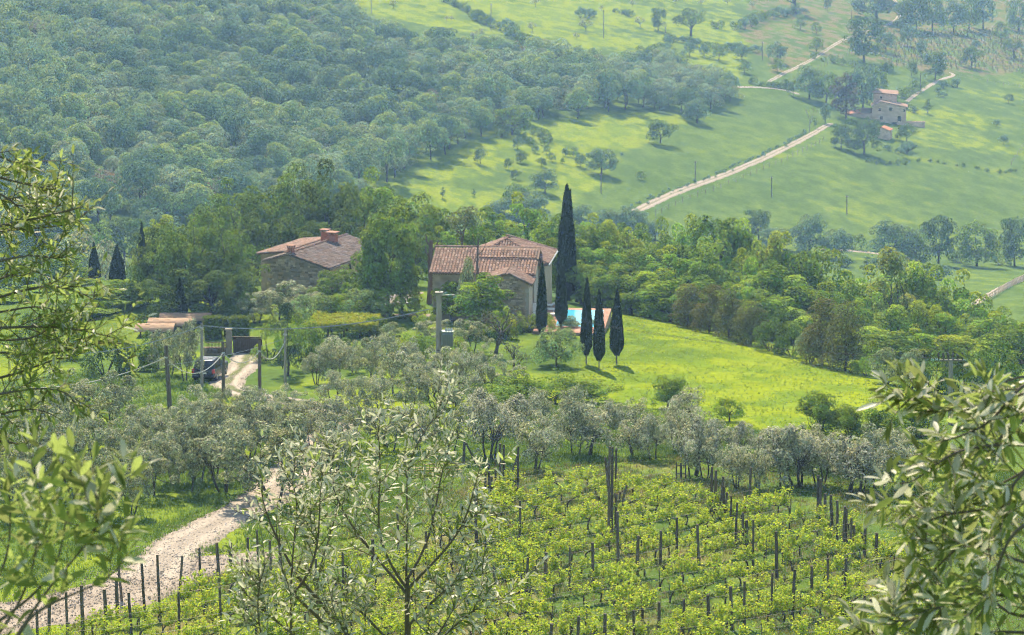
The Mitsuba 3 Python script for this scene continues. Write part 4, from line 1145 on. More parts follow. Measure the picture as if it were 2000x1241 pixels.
R1, R2 = (-2.9, 6.4, 1.85), (-2.9, 7.9, 1.85)
hip = part(house, 'hip_roof', coloured(moved(join([(np.array([E[0], E[1], R1]) - [0, 0, 0.02], np.array([[0, 1, 2]])), (np.array([E[1], E[2], R2, R1]) - [0, 0, 0.02], np.array([[0, 1, 2], [0, 2, 3]])),
           (np.array([E[2], E[3], R2]) - [0, 0, 0.02], np.array([[0, 1, 2]])), (np.array([E[3], E[0], R1, R2]) - [0, 0, 0.02], np.array([[0, 1, 2], [0, 2, 3]])), box(-6.4, 0.9, 3.1, 11.2, 0.05, 0.16)]), MH), (0.22, 0.15, 0.12)))
tiles_stuff(hip, tile_spots(E[0], E[1], R1, R1) + tile_spots(E[1], E[2], R2, R1) + tile_spots(E[3], E[0], R1, R2), MH)
tiles_stuff(hip, [axes(np.array(a) + (np.array(b) - np.array(a)) * k + [0, 0, 0.05], np.cross(unit(np.array(b) - np.array(a)), [0, 0, 1]), np.array(b) - np.array(a)) @ np.diag([1.2, 1, 1.2, 1])
                  for a, b in ((E[0], R1), (E[1], R1), (R1, R2), (E[2], R2)) for k in np.arange(0, 1, 0.38 / np.linalg.norm(np.array(b) - np.array(a)))], MH, 'ridge_tiles')
part(house, 'gutter', coloured(moved(tube([(1.08, 2.95, 0.14), (1.08, 11.3, 0.14)], 0.075, 8, True), MH), (0.42, 0.44, 0.46), 'm_metal', True))
part(house, 'gutter', coloured(moved(tube([(0.55, 3.5, base), (0.55, 3.5, 0.1)], 0.05, 6), MH), (0.42, 0.44, 0.46), 'm_metal', True))
zb = float(gz(*(MH @ [-1.7, -3.2, 0, 1])[:2])) - O[2] - 0.3
ann = part(house, 'front_gable', walls_of(prism([(-3.42, zb), (-0.03, zb), (-0.03, -0.44), (-1.78, 0.36), (-3.42, -0.14)], -3.2, -0.05), MH))
stones_on(ann, [(-3.42, zb), (-0.35, zb), (-0.35, -0.36), (-1.78, 0.32), (-3.42, -0.2)], MH, -3.2, 0.15, False)
for k in range(9):
    z = zb + 0.3 + k * 0.36
    if z < -0.7:
        part(ann, 'quoin', {**coloured(moved(box(-0.34 + (k % 2) * 0.1, 0.0, -3.26, -2.8, z, z + 0.34), MH), (0.46, 0.42, 0.36), amount=0.2, seed=k)})
part(ann, 'window', mikit.ply(moved(box(-1.15, -0.75, -3.3, -3.24, zb + 0.75, zb + 1.3), MH), 'm_glass'))
part(ann, 'lintel', coloured(moved(box(-2.6, -1.6, -3.31, -3.2, zb + 0.9, zb + 1.06), MH), (0.16, 0.09, 0.06)))
gr = part(house, 'gable_roof', coloured(moved(join([slab((-3.7, -3.5, -0.22), (-3.7, 0, -0.22), (-1.78, 0, 0.42), (-1.78, -3.5, 0.42), 0.1), slab((-1.78, -3.5, 0.42), (-1.78, 0, 0.42), (0.25, 0, -0.56), (0.25, -3.5, -0.56), 0.1)]), MH), (0.20, 0.15, 0.12)))
tiles_stuff(gr, tile_spots((-3.7, -0.0, -0.21), (-3.7, -3.5, -0.21), (-1.78, -3.5, 0.43), (-1.78, -0.0, 0.43)) + tile_spots((0.25, -3.5, -0.55), (0.25, 0, -0.55), (-1.78, 0, 0.43), (-1.78, -3.5, 0.43))
            + [axes((-1.78, y, 0.46), (1, 0, 0), (0, -1, 0.0)) for y in np.arange(0, -3.5, -0.36)], MH)
window(house, MH, -6.6, -1.9, 0.7, 0.9, 0.0)
window(house, MH, -4.9, -1.9, 0.7, 0.9, 0.0)

# ---- the stone house at left, gable to the camera
O2 = P(640, 524, 226)
M2 = frame(O2, math.radians(-20))
b2 = float(gz(O2[0], O2[1])) - O2[2] - 0.6
house2 = thing('stone_house', 'rough stone house with brick chimneys, its gable turned to the viewer', 'house')
gab = [(-6.15, b2), (-0.25, b2), (-0.25, -0.02), (-3.9, 1.0), (-6.15, 0.30)]
wall = part(house2, 'wall', walls_of(prism(gab, 0.3, 13.0), M2))
stones_on(wall, [(-6.15, b2 + 0.6), (-0.25, b2 + 0.6), (-0.25, -0.06), (-3.9, 0.95), (-6.15, 0.24)], M2, 0.28, 0.21, True)
TILE_SAVE = TILE_COLS[:]
TILE_COLS[:] = [c * np.array([0.72, 0.86, 0.98]) for c in TILE_SAVE]
r2 = part(house2, 'roof', coloured(moved(join([slab((0.1, 0.0, -0.1), (0.1, 13.2, -0.1), (-3.9, 13.2, 1.06), (-3.9, 0.0, 1.06), 0.1), slab((-3.9, 0.0, 1.06), (-3.9, 13.2, 1.06), (-6.45, 13.2, 0.30), (-6.45, 0.0, 0.30), 0.1)]), M2), (0.17, 0.14, 0.12)))
tiles_stuff(r2, tile_spots((0.1, 0.0, -0.09), (0.1, 13.2, -0.09), (-3.9, 13.2, 1.07), (-3.9, 0.0, 1.07)) + tile_spots((-6.45, 13.2, 0.31), (-6.45, 0.0, 0.31), (-3.9, 0.0, 1.07), (-3.9, 13.2, 1.07)), M2)
TILE_COLS[:] = TILE_SAVE
tiles_stuff(r2, [axes((-3.9, y, 1.1), (1, 0, 0), (0, 1, 0)) @ np.diag([1.25, 1, 1.25, 1]) for y in np.arange(0, 13, 0.36)]
            + [axes((-3.9 + 4.0 * k, 0.06, 1.1 - 1.16 * k), (0, 1, 0), (-4.0, 0, 1.16)) for k in np.arange(0, 1, 0.085)]
            + [axes((-3.9 - 2.55 * k, 0.06, 1.1 - 0.76 * k), (0, 1, 0), (2.55, 0, 0.76)) for k in np.arange(0, 1, 0.13)], M2, 'edge_tiles')
aisle = part(house2, 'aisle', walls_of(box(-8.6, -6.2, 4.2, 14.0, b2, 0.42), M2))
ra = part(house2, 'aisle_roof', coloured(moved(slab((-8.9, 3.9, 0.30), (-5.9, 3.9, 0.62), (-5.9, 14.2, 0.62), (-8.9, 14.2, 0.30), 0.1), M2), (0.2, 0.14, 0.11)))
tiles_stuff(ra, tile_spots((-8.9, 14.2, 0.31), (-8.9, 3.9, 0.31), (-5.9, 3.9, 0.63), (-5.9, 14.2, 0.63)), M2)
part(house2, 'gutter', coloured(moved(tube([(0.17, 0.0, -0.16), (0.17, 13.2, -0.16)], 0.06, 6), M2), (0.14, 0.12, 0.10), 'm_metal', True))
MX = M2 @ np.array([[0, 1, 0, -0.22], [1, 0, 0, 0], [0, 0, 1, 0], [0, 0, 0, 1.0]])
part(house2, 'window', mikit.ply(moved(box(-0.27, -0.22, 5.2, 5.75, -1.25, -0.45), M2), 'm_glass'))


def chimney(parent, M, x, y, z0, w, h, cap=True):
    c = part(parent, 'chimney', coloured(moved(fine(box(x - w / 2, x + w / 2, y - w / 2, y + w / 2, z0, z0 + h), 0.15), M), (0.34, 0.15, 0.095), amount=0.4, seed=int(x * 7)))
    for k in range(int(h / 0.16)):
        part(c, 'brick_course', coloured(moved(box(x - w / 2 - 0.012, x + w / 2 + 0.012, y - w / 2 - 0.012, y + w / 2 + 0.012, z0 + k * 0.16 + 0.02, z0 + k * 0.16 + 0.13), M), (0.36 + 0.05 * (k % 2), 0.155, 0.1), amount=0.3, seed=k))
    if cap:
        part(c, 'cap', coloured(moved(join([box(x - w * 0.72, x + w * 0.72, y - w * 0.72, y + w * 0.72, z0 + h + 0.17, z0 + h + 0.24)] + [box(x + sx * w * 0.5 - 0.05, x + sx * w * 0.5 + 0.05, y + sy * w * 0.5 - 0.05, y + sy * w * 0.5 + 0.05, z0 + h, z0 + h + 0.17) for sx in (-1, 1) for sy in (-1, 1)]), M), (0.36, 0.20, 0.15)))


chimney(house2, M2, -3.9, 0.7, 0.7, 0.46, 0.85)
chimney(house2, M2, -3.5, 9.0, 0.6, 0.75, 1.1)
chimney(house2, M2, -4.7, 10.0, 0.6, 0.6, 1.15)

# ---- the far farmhouse
O3 = G(1736, 241, 440)
M3 = frame(O3, math.radians(-8))
k3 = 1 / ppm(O3[1])
far = thing('far_farmhouse', 'big old stone farmhouse with a tower on the far hillside', 'house')
GREYSTONE = (0.64, 0.47, 0.40)
hw = 32 * k3
main = part(far, 'wall', walls_of(prism([(-hw, -1), (hw, -1), (hw, 4.9), (-2.5, 6.3), (-hw, 5.0)], 0, 9), M3, GREYSTONE, 0.5, 0.8))
part(far, 'roof', coloured(moved(fine(join([slab((-hw - 0.4, -0.4, 4.95), (-hw - 0.4, 9.2, 4.95), (-2.5, 9.2, 6.45), (-2.5, -0.4, 6.45), 0.2), slab((-2.5, -0.4, 6.45), (-2.5, 9.2, 6.45), (hw + 0.5, 9.2, 4.8), (hw + 0.5, -0.4, 4.8), 0.2)]), 0.6), M3), TILE, amount=0.35))
tw = part(far, 'tower', walls_of(box(-4.6, 2.2, 5.0, 11.0, 4.0, 8.1), M3, GREYSTONE, 0.5, 0.8))
part(far, 'tower_roof', coloured(moved(fine(slab((-4.9, 4.7, 8.6), (2.6, 4.7, 8.0), (2.6, 11.3, 8.6), (-4.9, 11.3, 9.2), 0.2), 0.6), M3), TILE, amount=0.35))
part(far, 'low_wing', walls_of(box(-12.4, -hw - 0.01, 1.0, 5.0, -1.2, 2.6), M3, GREYSTONE, 0.5, 0.8))
part(far, 'wing_roof', coloured(moved(fine(slab((-12.7, 0.6, 2.5), (-8.3, 0.6, 2.9), (-8.3, 5.3, 3.5), (-12.7, 5.3, 3.1), 0.2), 0.6), M3), (0.42, 0.2, 0.13), amount=0.35))
part(far, 'link_wall', walls_of(box(-8.2, -hw - 0.02, 2.0, 2.6, 2.6, 4.2), M3, (0.2, 0.13, 0.1), 0.4, 0.8), 'dark brick link wall')
for x, z, w, h in ((-2.7, 3.5, 0.7, 0.9), (0.4, 3.5, 0.9, 1.1), (-2.2, 1.0, 0.8, 1.0), (3.0, 0.6, 1.0, 1.5), (4.3, 3.4, 0.5, 0.7)):
    window(far, M3, x, z, w, h, 0.0)
window(far, M3, -2.4, 6.7, 0.6, 0.7, 5.0)
part(far, 'door', coloured(moved(box(0.8, 2.2, -0.08, 0.0, -0.9, 0.3), M3), (0.03, 0.025, 0.02)))
shed_o = G(1722, 272, 440)
MS = frame(shed_o, math.radians(-20))
shed = thing('stone_shed', 'small stone shed with a red tiled roof in front of the far farmhouse', 'shed')
part(shed, 'wall', walls_of(prism([(-2.4, -1), (2.0, -1), (2.0, 2.5), (-0.2, 3.3), (-2.4, 2.5)], 0, 4.5), MS, GREYSTONE, 0.5, 0.7))
part(shed, 'roof', coloured(moved(fine(join([slab((-2.7, -0.3, 2.5), (-2.7, 4.7, 2.5), (-0.2, 4.7, 3.45), (-0.2, -0.3, 3.45), 0.15), slab((-0.2, -0.3, 3.45), (-0.2, 4.7, 3.45), (2.3, 4.7, 2.5), (2.3, -0.3, 2.5), 0.15)]), 0.6), MS), (0.44, 0.2, 0.13), amount=0.35))
ruin = thing('ruined_wall', 'low ruined stone wall right of the far farmhouse', 'wall')
rp = G(1780, 246, 440)
part(ruin, 'stones', walls_of(fine(box(-4, 4, -0.3, 0.3, -0.5, 1.3), 0.6), frame(rp, 0.1), GREYSTONE, 0.6, 0.5))

# ---- the carport with three reed vaults
oc = P(262, 648, 211)
cp = thing('carport', 'carport with three stepped barrel vault roofs of tan reed matting', 'carport')
for k, (x0, x1, y, dz) in enumerate([(0.0, 3.3, 0.0, 0.0), (0.8, 4.6, 2.0, 0.12), (1.5, 5.9, 4.0, 0.22)]):
    ang = np.linspace(math.radians(20), math.radians(160), 13)
    prof = np.stack([y + 1.05 - np.cos(ang) * 1.12, (np.sin(ang) - math.sin(ang[0])) * 0.75 + dz], 1)
    reeds = []
    for i in range(12):
        for s_, (xa, xb) in enumerate(zip(np.linspace(x0, x1, 9)[:-1], np.linspace(x0, x1, 9)[1:])):
            q = np.array([[xa, *prof[i]], [xb, *prof[i]], [xb, *prof[i + 1]], [xa, *prof[i + 1]]]) + [0, 0, brng.normal(0, 0.01)]
            m_ = slab(*q, 0.05)
            c_ = np.tile(np.array([0.42, 0.30, 0.21]) * brng.uniform(0.8, 1.15), (8, 1))
            reeds.append((m_[0], m_[1], c_))
    v, f, c = join(reeds)
    part(cp, 'vault', mikit.ply((v + oc, f), 'm_matte', color=c))
    for x in (x0 + 0.5, x1 - 0.3):
        part(cp, 'post', coloured((lambda m: (m[0] + oc, m[1]))(box(x - 0.06, x + 0.06, y + 0.2, y + 0.32, -2.6, 0.05)), (0.10, 0.07, 0.05)))
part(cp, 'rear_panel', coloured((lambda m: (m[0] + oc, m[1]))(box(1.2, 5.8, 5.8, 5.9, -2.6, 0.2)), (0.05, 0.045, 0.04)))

# ---- hedge blocks, gate, railing, pillar
def hedge(x0, x1, top, dist, depth, label, col=(0.16, 0.22, 0.04)):
    a, b = P(x0, top, dist), P(x1, top, dist)
    z0 = float(gz((a[0] + b[0]) / 2, dist)) - 0.1
    rng = np.random.default_rng(int(x0))
    n = int((b[0] - a[0]) * (a[2] - z0) * 500)
    h = a[2] - z0
    side = rng.integers(0, 3, n)
    p = np.stack([rng.uniform(a[0], b[0], n), dist + rng.uniform(0, depth, n), z0 + rng.uniform(0, h, n)], 1)
    p[side == 0, 1] = dist
    p[side == 1, 2] = z0 + h
    p += rng.normal(0, 0.05, p.shape)
    nr = np.where((side == 0)[:, None], [0, -1, 0.3], [0, 0, 1.0]) + rng.normal(0, 0.4, (n, 3))
    v, f, c = leaf_quads(p, nr, 0.17, 0.1, rng, vary(n, rng, col, 0.2))
    k = thing('clipped_hedge', label, 'hedge')
    part(k, 'foliage', mikit.ply((v, f), 'm_leaf', color=c))
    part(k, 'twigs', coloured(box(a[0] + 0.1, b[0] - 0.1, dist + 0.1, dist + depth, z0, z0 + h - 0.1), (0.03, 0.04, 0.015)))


hedge(396, 432, 622, 208, 1.2, 'square clipped hedge left behind the stone gate pillar')
hedge(434, 447, 624, 209, 1.0, 'narrow clipped hedge between two wider ones')
hedge(449, 486, 622, 208, 1.2, 'square clipped hedge right behind the stone gate pillar')

gz_gate = 199.0
def at_gate(px, py, d=gz_gate):
    return P(px, py, d)


zg = float(gz(at_gate(470, 700)[0], gz_gate))
gate = thing('sliding_gate', 'dark brown metal sliding gate closing the driveway', 'gate')
a, b = at_gate(455, 661), at_gate(512, 661)
part(gate, 'sheet', coloured(box(a[0], b[0], gz_gate, gz_gate + 0.04, zg + 0.12, a[2]), (0.060, 0.045, 0.040), 'm_metal'))
for k, x in enumerate(np.arange(a[0] + 0.1, b[0], 0.16)):
    part(gate, 'bar', coloured(box(x - 0.02, x + 0.02, gz_gate - 0.05, gz_gate - 0.001, zg + 0.1, a[2] + 0.04), (0.075, 0.058, 0.052), 'm_metal'))
part(gate, 'top_rail', coloured(box(a[0] - 0.05, b[0], gz_gate - 0.06, gz_gate + 0.06, a[2] + 0.04, a[2] + 0.12), (0.06, 0.045, 0.04), 'm_metal'))
part(gate, 'bottom_rail', coloured(box(a[0] - 0.05, b[0], gz_gate - 0.06, gz_gate + 0.06, zg + 0.02, zg + 0.12), (0.06, 0.045, 0.04), 'm_metal'))
pil = thing('gate_pillar', 'weathered stone gate pillar between railing and gate', 'pillar')
a, b = at_gate(441, 642), at_gate(452, 642)
part(pil, 'shaft', coloured(fine(box(a[0], b[0], gz_gate - 0.2, gz_gate + 0.25, zg - 0.3, a[2] - 0.1), 0.15), (0.26, 0.22, 0.19), amount=0.5, seed=3))
part(pil, 'cap', coloured(box(a[0] - 0.06, b[0] + 0.06, gz_gate - 0.26, gz_gate + 0.31, a[2] - 0.1, a[2]), (0.3, 0.26, 0.22), amount=0.3))
fen = thing('iron_railing', 'brown iron railing left of the stone gate pillar', 'railing')
a, b = at_gate(404, 668), at_gate(440, 668)
for k, x in enumerate(np.linspace(a[0], b[0], 14)):
    part(fen, 'bar', coloured(tube([(x, gz_gate + 0.1, zg + 0.05), (x, gz_gate + 0.1, a[2])], 0.022, 5), (0.10, 0.065, 0.05), 'm_metal', True))
for z in (zg + 0.12, a[2] - 0.06):
    part(fen, 'rail', coloured(box(a[0] - 0.1, b[0] + 0.1, gz_gate + 0.07, gz_gate + 0.13, z - 0.025, z + 0.025), (0.10, 0.065, 0.05), 'm_metal'))
part(fen, 'plinth', coloured(box(a[0] - 0.3, b[0] + 0.05, gz_gate + 0.16, gz_gate + 0.4, zg - 0.4, zg + 0.5), (0.33, 0.25, 0.2), amount=0.3))

# ---- the pergola with a flat leafy top
a, b = P(604, 634, 204), P(738, 634, 204)
zp = float(gz((a[0] + b[0]) / 2, 206)) - 0.1
per = thing('pergola', 'flat pergola overgrown with yellow green climbing leaves', 'pergola')
rng = np.random.default_rng(31)
n = 9000
p = np.stack([rng.uniform(a[0], b[0], n), 204 + rng.uniform(0, 4.6, n), a[2] + rng.normal(0, 0.10, n)], 1)
p[:, 2] += 0.35 * (meshkit.fbm(p * [1.2, 1.2, 0], 2) - 0.5)
fr = rng.uniform(size=n) < 0.22
p[fr, 1] = 204 + rng.normal(0, 0.1, fr.sum())
p[fr, 2] -= rng.uniform(0, 0.75, fr.sum()) * meshkit.noise(p[fr] * [1.5, 0, 0] + 3)
v, f, c = leaf_quads(p, rng.normal(0, 0.45, (n, 3)) + [0, -0.2, 1], 0.19, 0.14, rng, np.clip(vary(n, rng, (0.42, 0.47, 0.05), 0.22), 0, 0.6))
part(per, 'foliage', mikit.ply((v, f), 'm_leaf', color=c))
for x in np.linspace(a[0] + 0.2, b[0] - 0.2, 5):
    for y in (204.3, 208.2):
        part(per, 'post', coloured(tube([(x, y, zp), (x, y, a[2] - 0.1)], 0.07, 6), (0.07, 0.055, 0.045), smooth=True))
for y in (204.3, 208.2):
    part(per, 'beam', coloured(box(a[0], b[0], y - 0.05, y + 0.05, a[2] - 0.22, a[2] - 0.12), (0.1, 0.08, 0.06)))

# ---- the pool
pz = [P(1091, 604, 214), P(1178, 605, 214)]
zpool = float(max(gz(x, y) for x in np.linspace(pz[0][0] - 1, pz[1][0] + 1, 6) for y in (202, 205, 208, 211, 214, 217))) + 0.1
def on_pool(px, py):
    d = ray(px, py)
    return d * (zpool / d[2])


pool = thing('swimming_pool', 'blue swimming pool with a terracotta tile edge', 'swimming pool')
W4 = [on_pool(*q) for q in ((1085, 636), (1177, 640), (1179, 606), (1098, 605))]
def grow(q, k):
    c = np.mean(q, axis=0)
    return [c + (x - c) * (1 + k / np.linalg.norm(x - c)) for x in q]


D4 = [on_pool(*q) for q in ((1040, 647), (1178, 652), (1194, 603), (1068, 601))]
part(pool, 'basin', coloured(slab(*[q - [0, 0, 0.05] for q in grow(W4, 0.12)], 1.2), (0.25, 0.5, 0.6)))
part(pool, 'water', mikit.ply((np.array(W4) - [0, 0, 0.012], np.array([[0, 1, 2], [0, 2, 3]])), 'm_water'))
deck = []
n_ = 0
for k in range(4):
    i0, i1, o0, o1 = W4[k], W4[(k + 1) % 4], D4[k], D4[(k + 1) % 4]
    L = np.linalg.norm(o1 - o0)
    m = max(2, int(L / 0.9))
    wr = max(1, int(np.linalg.norm(o0 - i0) / 0.8))
    for s in range(m):
        for r in range(wr):
            f0, f1, g0, g1 = s / m + 0.004, (s + 1) / m - 0.004, r / wr + 0.006, (r + 1) / wr - 0.006
            bl = lambda f_, g_: (i0 + (i1 - i0) * f_) * (1 - g_) + (o0 + (o1 - o0) * f_) * g_
            q = [bl(f0, g0), bl(f1, g0), bl(f1, g1), bl(f0, g1)]
            part(pool, 'paving_slab', coloured(slab(*q, 0.05), np.array([0.42, 0.235, 0.175]) * brng.uniform(0.85, 1.15)))
part(pool, 'deck', coloured(slab(*[q - [0, 0, 0.055] for q in D4], 0.9), (0.26, 0.20, 0.17), amount=0.2))
lo = thing('garden_chair', 'white folding garden chair beside the small stone gable', 'chair')
q = on_pool(1047, 625)
for s in (-0.25, 0.25):
    part(lo, 'frame', coloured(tube([q + [s, 0, 0], q + [s, 0.3, 0.45], q + [s, 0.75, 1.25]], 0.03, 5), (0.75, 0.75, 0.73), 'm_metal', True))
part(lo, 'seat', coloured(box(q[0] - 0.28, q[0] + 0.28, q[1] - 0.1, q[1] + 0.4, q[2] + 0.4, q[2] + 0.46), (0.78, 0.78, 0.76)))
bk = slab(q + [-0.28, 0.38, 0.5], q + [0.28, 0.38, 0.5], q + [0.28, 0.76, 1.28], q + [-0.28, 0.76, 1.28], 0.04)
part(lo, 'backrest', coloured(bk, (0.78, 0.78, 0.76)))
for k, (px, py) in enumerate([(1076, 622), (1071, 612), (1066, 604)]):
    q = on_pool(px, py)
    sb = thing('sun_lounger', ['white sun lounger on the terrace, nearest the viewer', 'white sun lounger on the terrace, middle one', 'white sun lounger on the terrace, farthest one'][k], 'sun lounger')
    part(sb, 'mattress', coloured(slab(q + [-0.9, -0.3, 0.42], q + [0.5, -0.3, 0.42], q + [0.5, 0.3, 0.42], q + [-0.9, 0.3, 0.42], 0.1), (0.72, 0.70, 0.66)))
    part(sb, 'backrest', coloured(slab(q + [0.5, -0.3, 0.42], q + [1.0, -0.3, 0.75], q + [1.0, 0.3, 0.75], q + [0.5, 0.3, 0.42], 0.1), (0.72, 0.70, 0.66)))
    for x in (-0.8, 0.45):
        for y in (-0.25, 0.25):
            part(sb, 'leg', coloured(box(q[0] + x - 0.03, q[0] + x + 0.03, q[1] + y - 0.03, q[1] + y + 0.03, q[2], q[2] + 0.34), (0.6, 0.6, 0.58)))
st = thing('stone_retaining_wall', 'curved dark stone wall at the back of the pool terrace', 'wall')
for k, (px, py) in enumerate(np.array(spline([(1062, 590), (1074, 588), (1088, 594), (1096, 604)], 9))):
    q = P(px, py, 217 - k * 0.2)
    for r in range(4):
        put(st, 'stone', STONE_PLY[int(brng.integers(6))], T().translate(list(map(float, q + [brng.normal(0, 0.05), 0, -0.3 - 0.28 * r]))).rotate([0, 0, 1], float(brng.uniform(-20, 20))).scale([0.42, 0.4, 0.27]))

# ---- garden terrace and table
strip('terrace', [(744, 600), (770, 582), (800, 572), (815, 570)], [2.2, 3.4, 3.4, 2.4], 'pale paved terrace between the houses', 120, 60, 0.08, 0.0)
strip('garden_path', [(690, 628), (760, 618), (830, 616), (870, 620)], [1.3, 1.3, 1.4, 1.3], 'pale gravel garden path behind the hedge bank', 120, 60, 0.08, 0.0)
tb = thing('garden_table', 'light garden table standing in the garden behind the pole', 'table')
q = G(790, 608, 120)
part(tb, 'tabletop', coloured(box(q[0] - 1.1, q[0] + 1.1, q[1] - 0.45, q[1] + 0.45, q[2] + 0.7, q[2] + 0.76), (0.5, 0.5, 0.52)))
for x in (-0.95, 0.95):
    for y in (-0.35, 0.35):
        part(tb, 'leg', coloured(box(q[0] + x - 0.04, q[0] + x + 0.04, q[1] + y - 0.04, q[1] + y + 0.04, q[2], q[2] + 0.7), (0.3, 0.3, 0.3)))

# ---- dead trunks beside the houses
for px, top, bot, d, label in [(838, 470, 588, 0, 'tall dead lopped trunk at the left end of the long house'), (930, 468, 560, 0, 'ivy clad leaning dead trunk in front of the long roof')]:
    q = G(px, bot + 6, 120) if px < 900 else np.array([P(px, 500, 210.6)[0], 210.6, float(gz(P(px, 500, 210.6)[0], 210.6))])
    t_ = P(px + 3, top, q[1])
    dt = thing('dead_trunk', label, 'tree')
    part(dt, 'trunk', coloured(tube([q - [0, 0, 0.3], q + (t_ - q) * 0.4 + [0.12, 0, 0], q + (t_ - q) * 0.7, t_ + [0.05, 0, 0]], [0.26, 0.24, 0.22, 0.16] if px < 900 else [0.14, 0.12, 0.1, 0.06], 8, True), (0.17, 0.115, 0.095), smooth=True, amount=0.4))
    for k in range(3):
        s0 = q + (t_ - q) * (0.72 + 0.09 * k)
        part(dt, 'branch', coloured(tube([s0, s0 + [(0.5 if k % 2 else -0.35), 0.1, 0.5], s0 + [(0.75 if k % 2 else -0.4), 0.1, 1.1]], [0.1, 0.07, 0.04] if px < 900 else [0.05, 0.03, 0.02], 6), (0.15, 0.105, 0.085), smooth=True))

# ------------------------------------------------------------------ the parked car, seen from behind
pc = G(397, 748, 120)
MC = frame(pc + [0, 0, 0.02], math.radians(-9))
car = thing('parked_car', 'small dark blue hatchback parked at the lane, rear towards the viewer', 'car')


def hull(pts):
    h = trimesh.convex.convex_hull(np.asarray(pts, float))
    return np.array(h.vertices), np.array(h.faces)


def rounded(xs, ys, zs, r=0.12):
    """A box between these limits with rounded edges."""
    s = trimesh.creation.icosphere(subdivisions=2, radius=r)
    return hull(np.vstack([np.array(s.vertices) + [x, y, z] for x in (xs[0] + r, xs[1] - r) for y in (ys[0] + r, ys[1] - r) for z in (zs[0] + r, zs[1] - r)]))


BLUE = (0.020, 0.028, 0.060)
lower = rounded((-0.86, 0.86), (0.0, 3.9), (0.28, 0.95), 0.16)
part(car, 'body', coloured(moved(lower, MC), BLUE, 'm_paint', 40))
sp_ = np.array(trimesh.creation.icosphere(subdivisions=2, radius=0.1).vertices)
cab = hull(np.vstack([sp_ + q for x in (-1, 1) for q in ([x * 0.72, 0.2, 0.9], [x * 0.56, 0.48, 1.48], [x * 0.56, 1.9, 1.5], [x * 0.70, 2.85, 0.9])]))
part(car, 'cabin', coloured(moved(cab, MC), BLUE, 'm_paint', 40))
part(car, 'rear_window', mikit.ply(moved(slab((-0.56, 0.14, 1.02), (0.56, 0.14, 1.02), (0.48, 0.36, 1.42), (-0.48, 0.36, 1.42), 0.02), MC), 'm_glass'))
for s in (-1, 1):
    part(car, 'side_window', mikit.ply(moved(slab((s * 0.815, 0.5, 1.0), (s * 0.815, 2.3, 1.0), (s * 0.685, 1.8, 1.42), (s * 0.69, 0.65, 1.42), 0.02), MC), 'm_glass'))
    part(car, 'tail_light', coloured(moved(rounded((s * 0.76 - 0.1, s * 0.76 + 0.1), (-0.03, 0.2), (0.68, 0.98), 0.04), MC), (0.45, 0.02, 0.02), 'm_paint', 40))
    part(car, 'mirror', coloured(moved(rounded((s * 1.0 - 0.1, s * 1.0 + 0.1), (2.1, 2.3), (0.98, 1.13), 0.05), MC), BLUE, 'm_paint', 40))
    for y in (0.72, 3.2):
        wheel = trimesh.creation.cylinder(0.31, 0.2, 20)
        wv = np.array(wheel.vertices)[:, [2, 1, 0]] + [s * 0.76, y, 0.31]
        w = part(car, 'wheel', coloured(moved((wv, np.array(wheel.faces)), MC), (0.02, 0.02, 0.02)))
        rim = trimesh.creation.cylinder(0.19, 0.21, 16)
        part(w, 'rim', coloured(moved((np.array(rim.vertices)[:, [2, 1, 0]] + [s * 0.77, y, 0.31], np.array(rim.faces)), MC), (0.4, 0.4, 0.42), 'm_metal'))
part(car, 'bumper', coloured(moved(rounded((-0.84, 0.84), (-0.09, 0.2), (0.3, 0.56), 0.08), MC), (0.018, 0.02, 0.03), 'm_paint', 40))
part(car, 'number_plate', coloured(moved(box(-0.26, 0.26, -0.045, -0.012, 0.64, 0.76), MC), (0.7, 0.7, 0.68)))
part(car, 'hatch_handle', coloured(moved(box(-0.35, 0.35, -0.035, 0.02, 0.80, 0.84), MC), (0.3, 0.3, 0.32), 'm_metal'))

# ------------------------------------------------------------------ poles and wires
WOODPOLE, CONCRETE = (0.12, 0.10, 0.085), (0.30, 0.285, 0.265)


def pole(name, px, top, bot, r, col, label, start=100.0, lean=0.0):
    q = G(px, bot, start)
    t_ = P(px, top, q[1])
    t_[0] += lean
    k = thing(name, label, 'pole')
    z = np.linspace(0, 1, 7)[:, None]
    part(k, 'shaft', coloured(tube((q - [0, 0, 0.4]) + (t_ - q + [0, 0, 0.4]) * z, np.linspace(r * 1.15, r * 0.85, 7), 10, True), col, smooth=True, amount=0.35, seed=px))
    return k, q, t_


def cable(name, a, b, sag, r, col, label, n=24, mat='m_matte'):
    k = np.linspace(0, 1, n)[:, None]
    p = np.asarray(a) + (np.asarray(b) - np.asarray(a)) * k
    p[:, 2] -= sag * 4 * (k * (1 - k))[:, 0]
    key = thing(name, label, 'cable')
    scene[key] = coloured(tube(p, r, 5), col, mat, True)
    return key


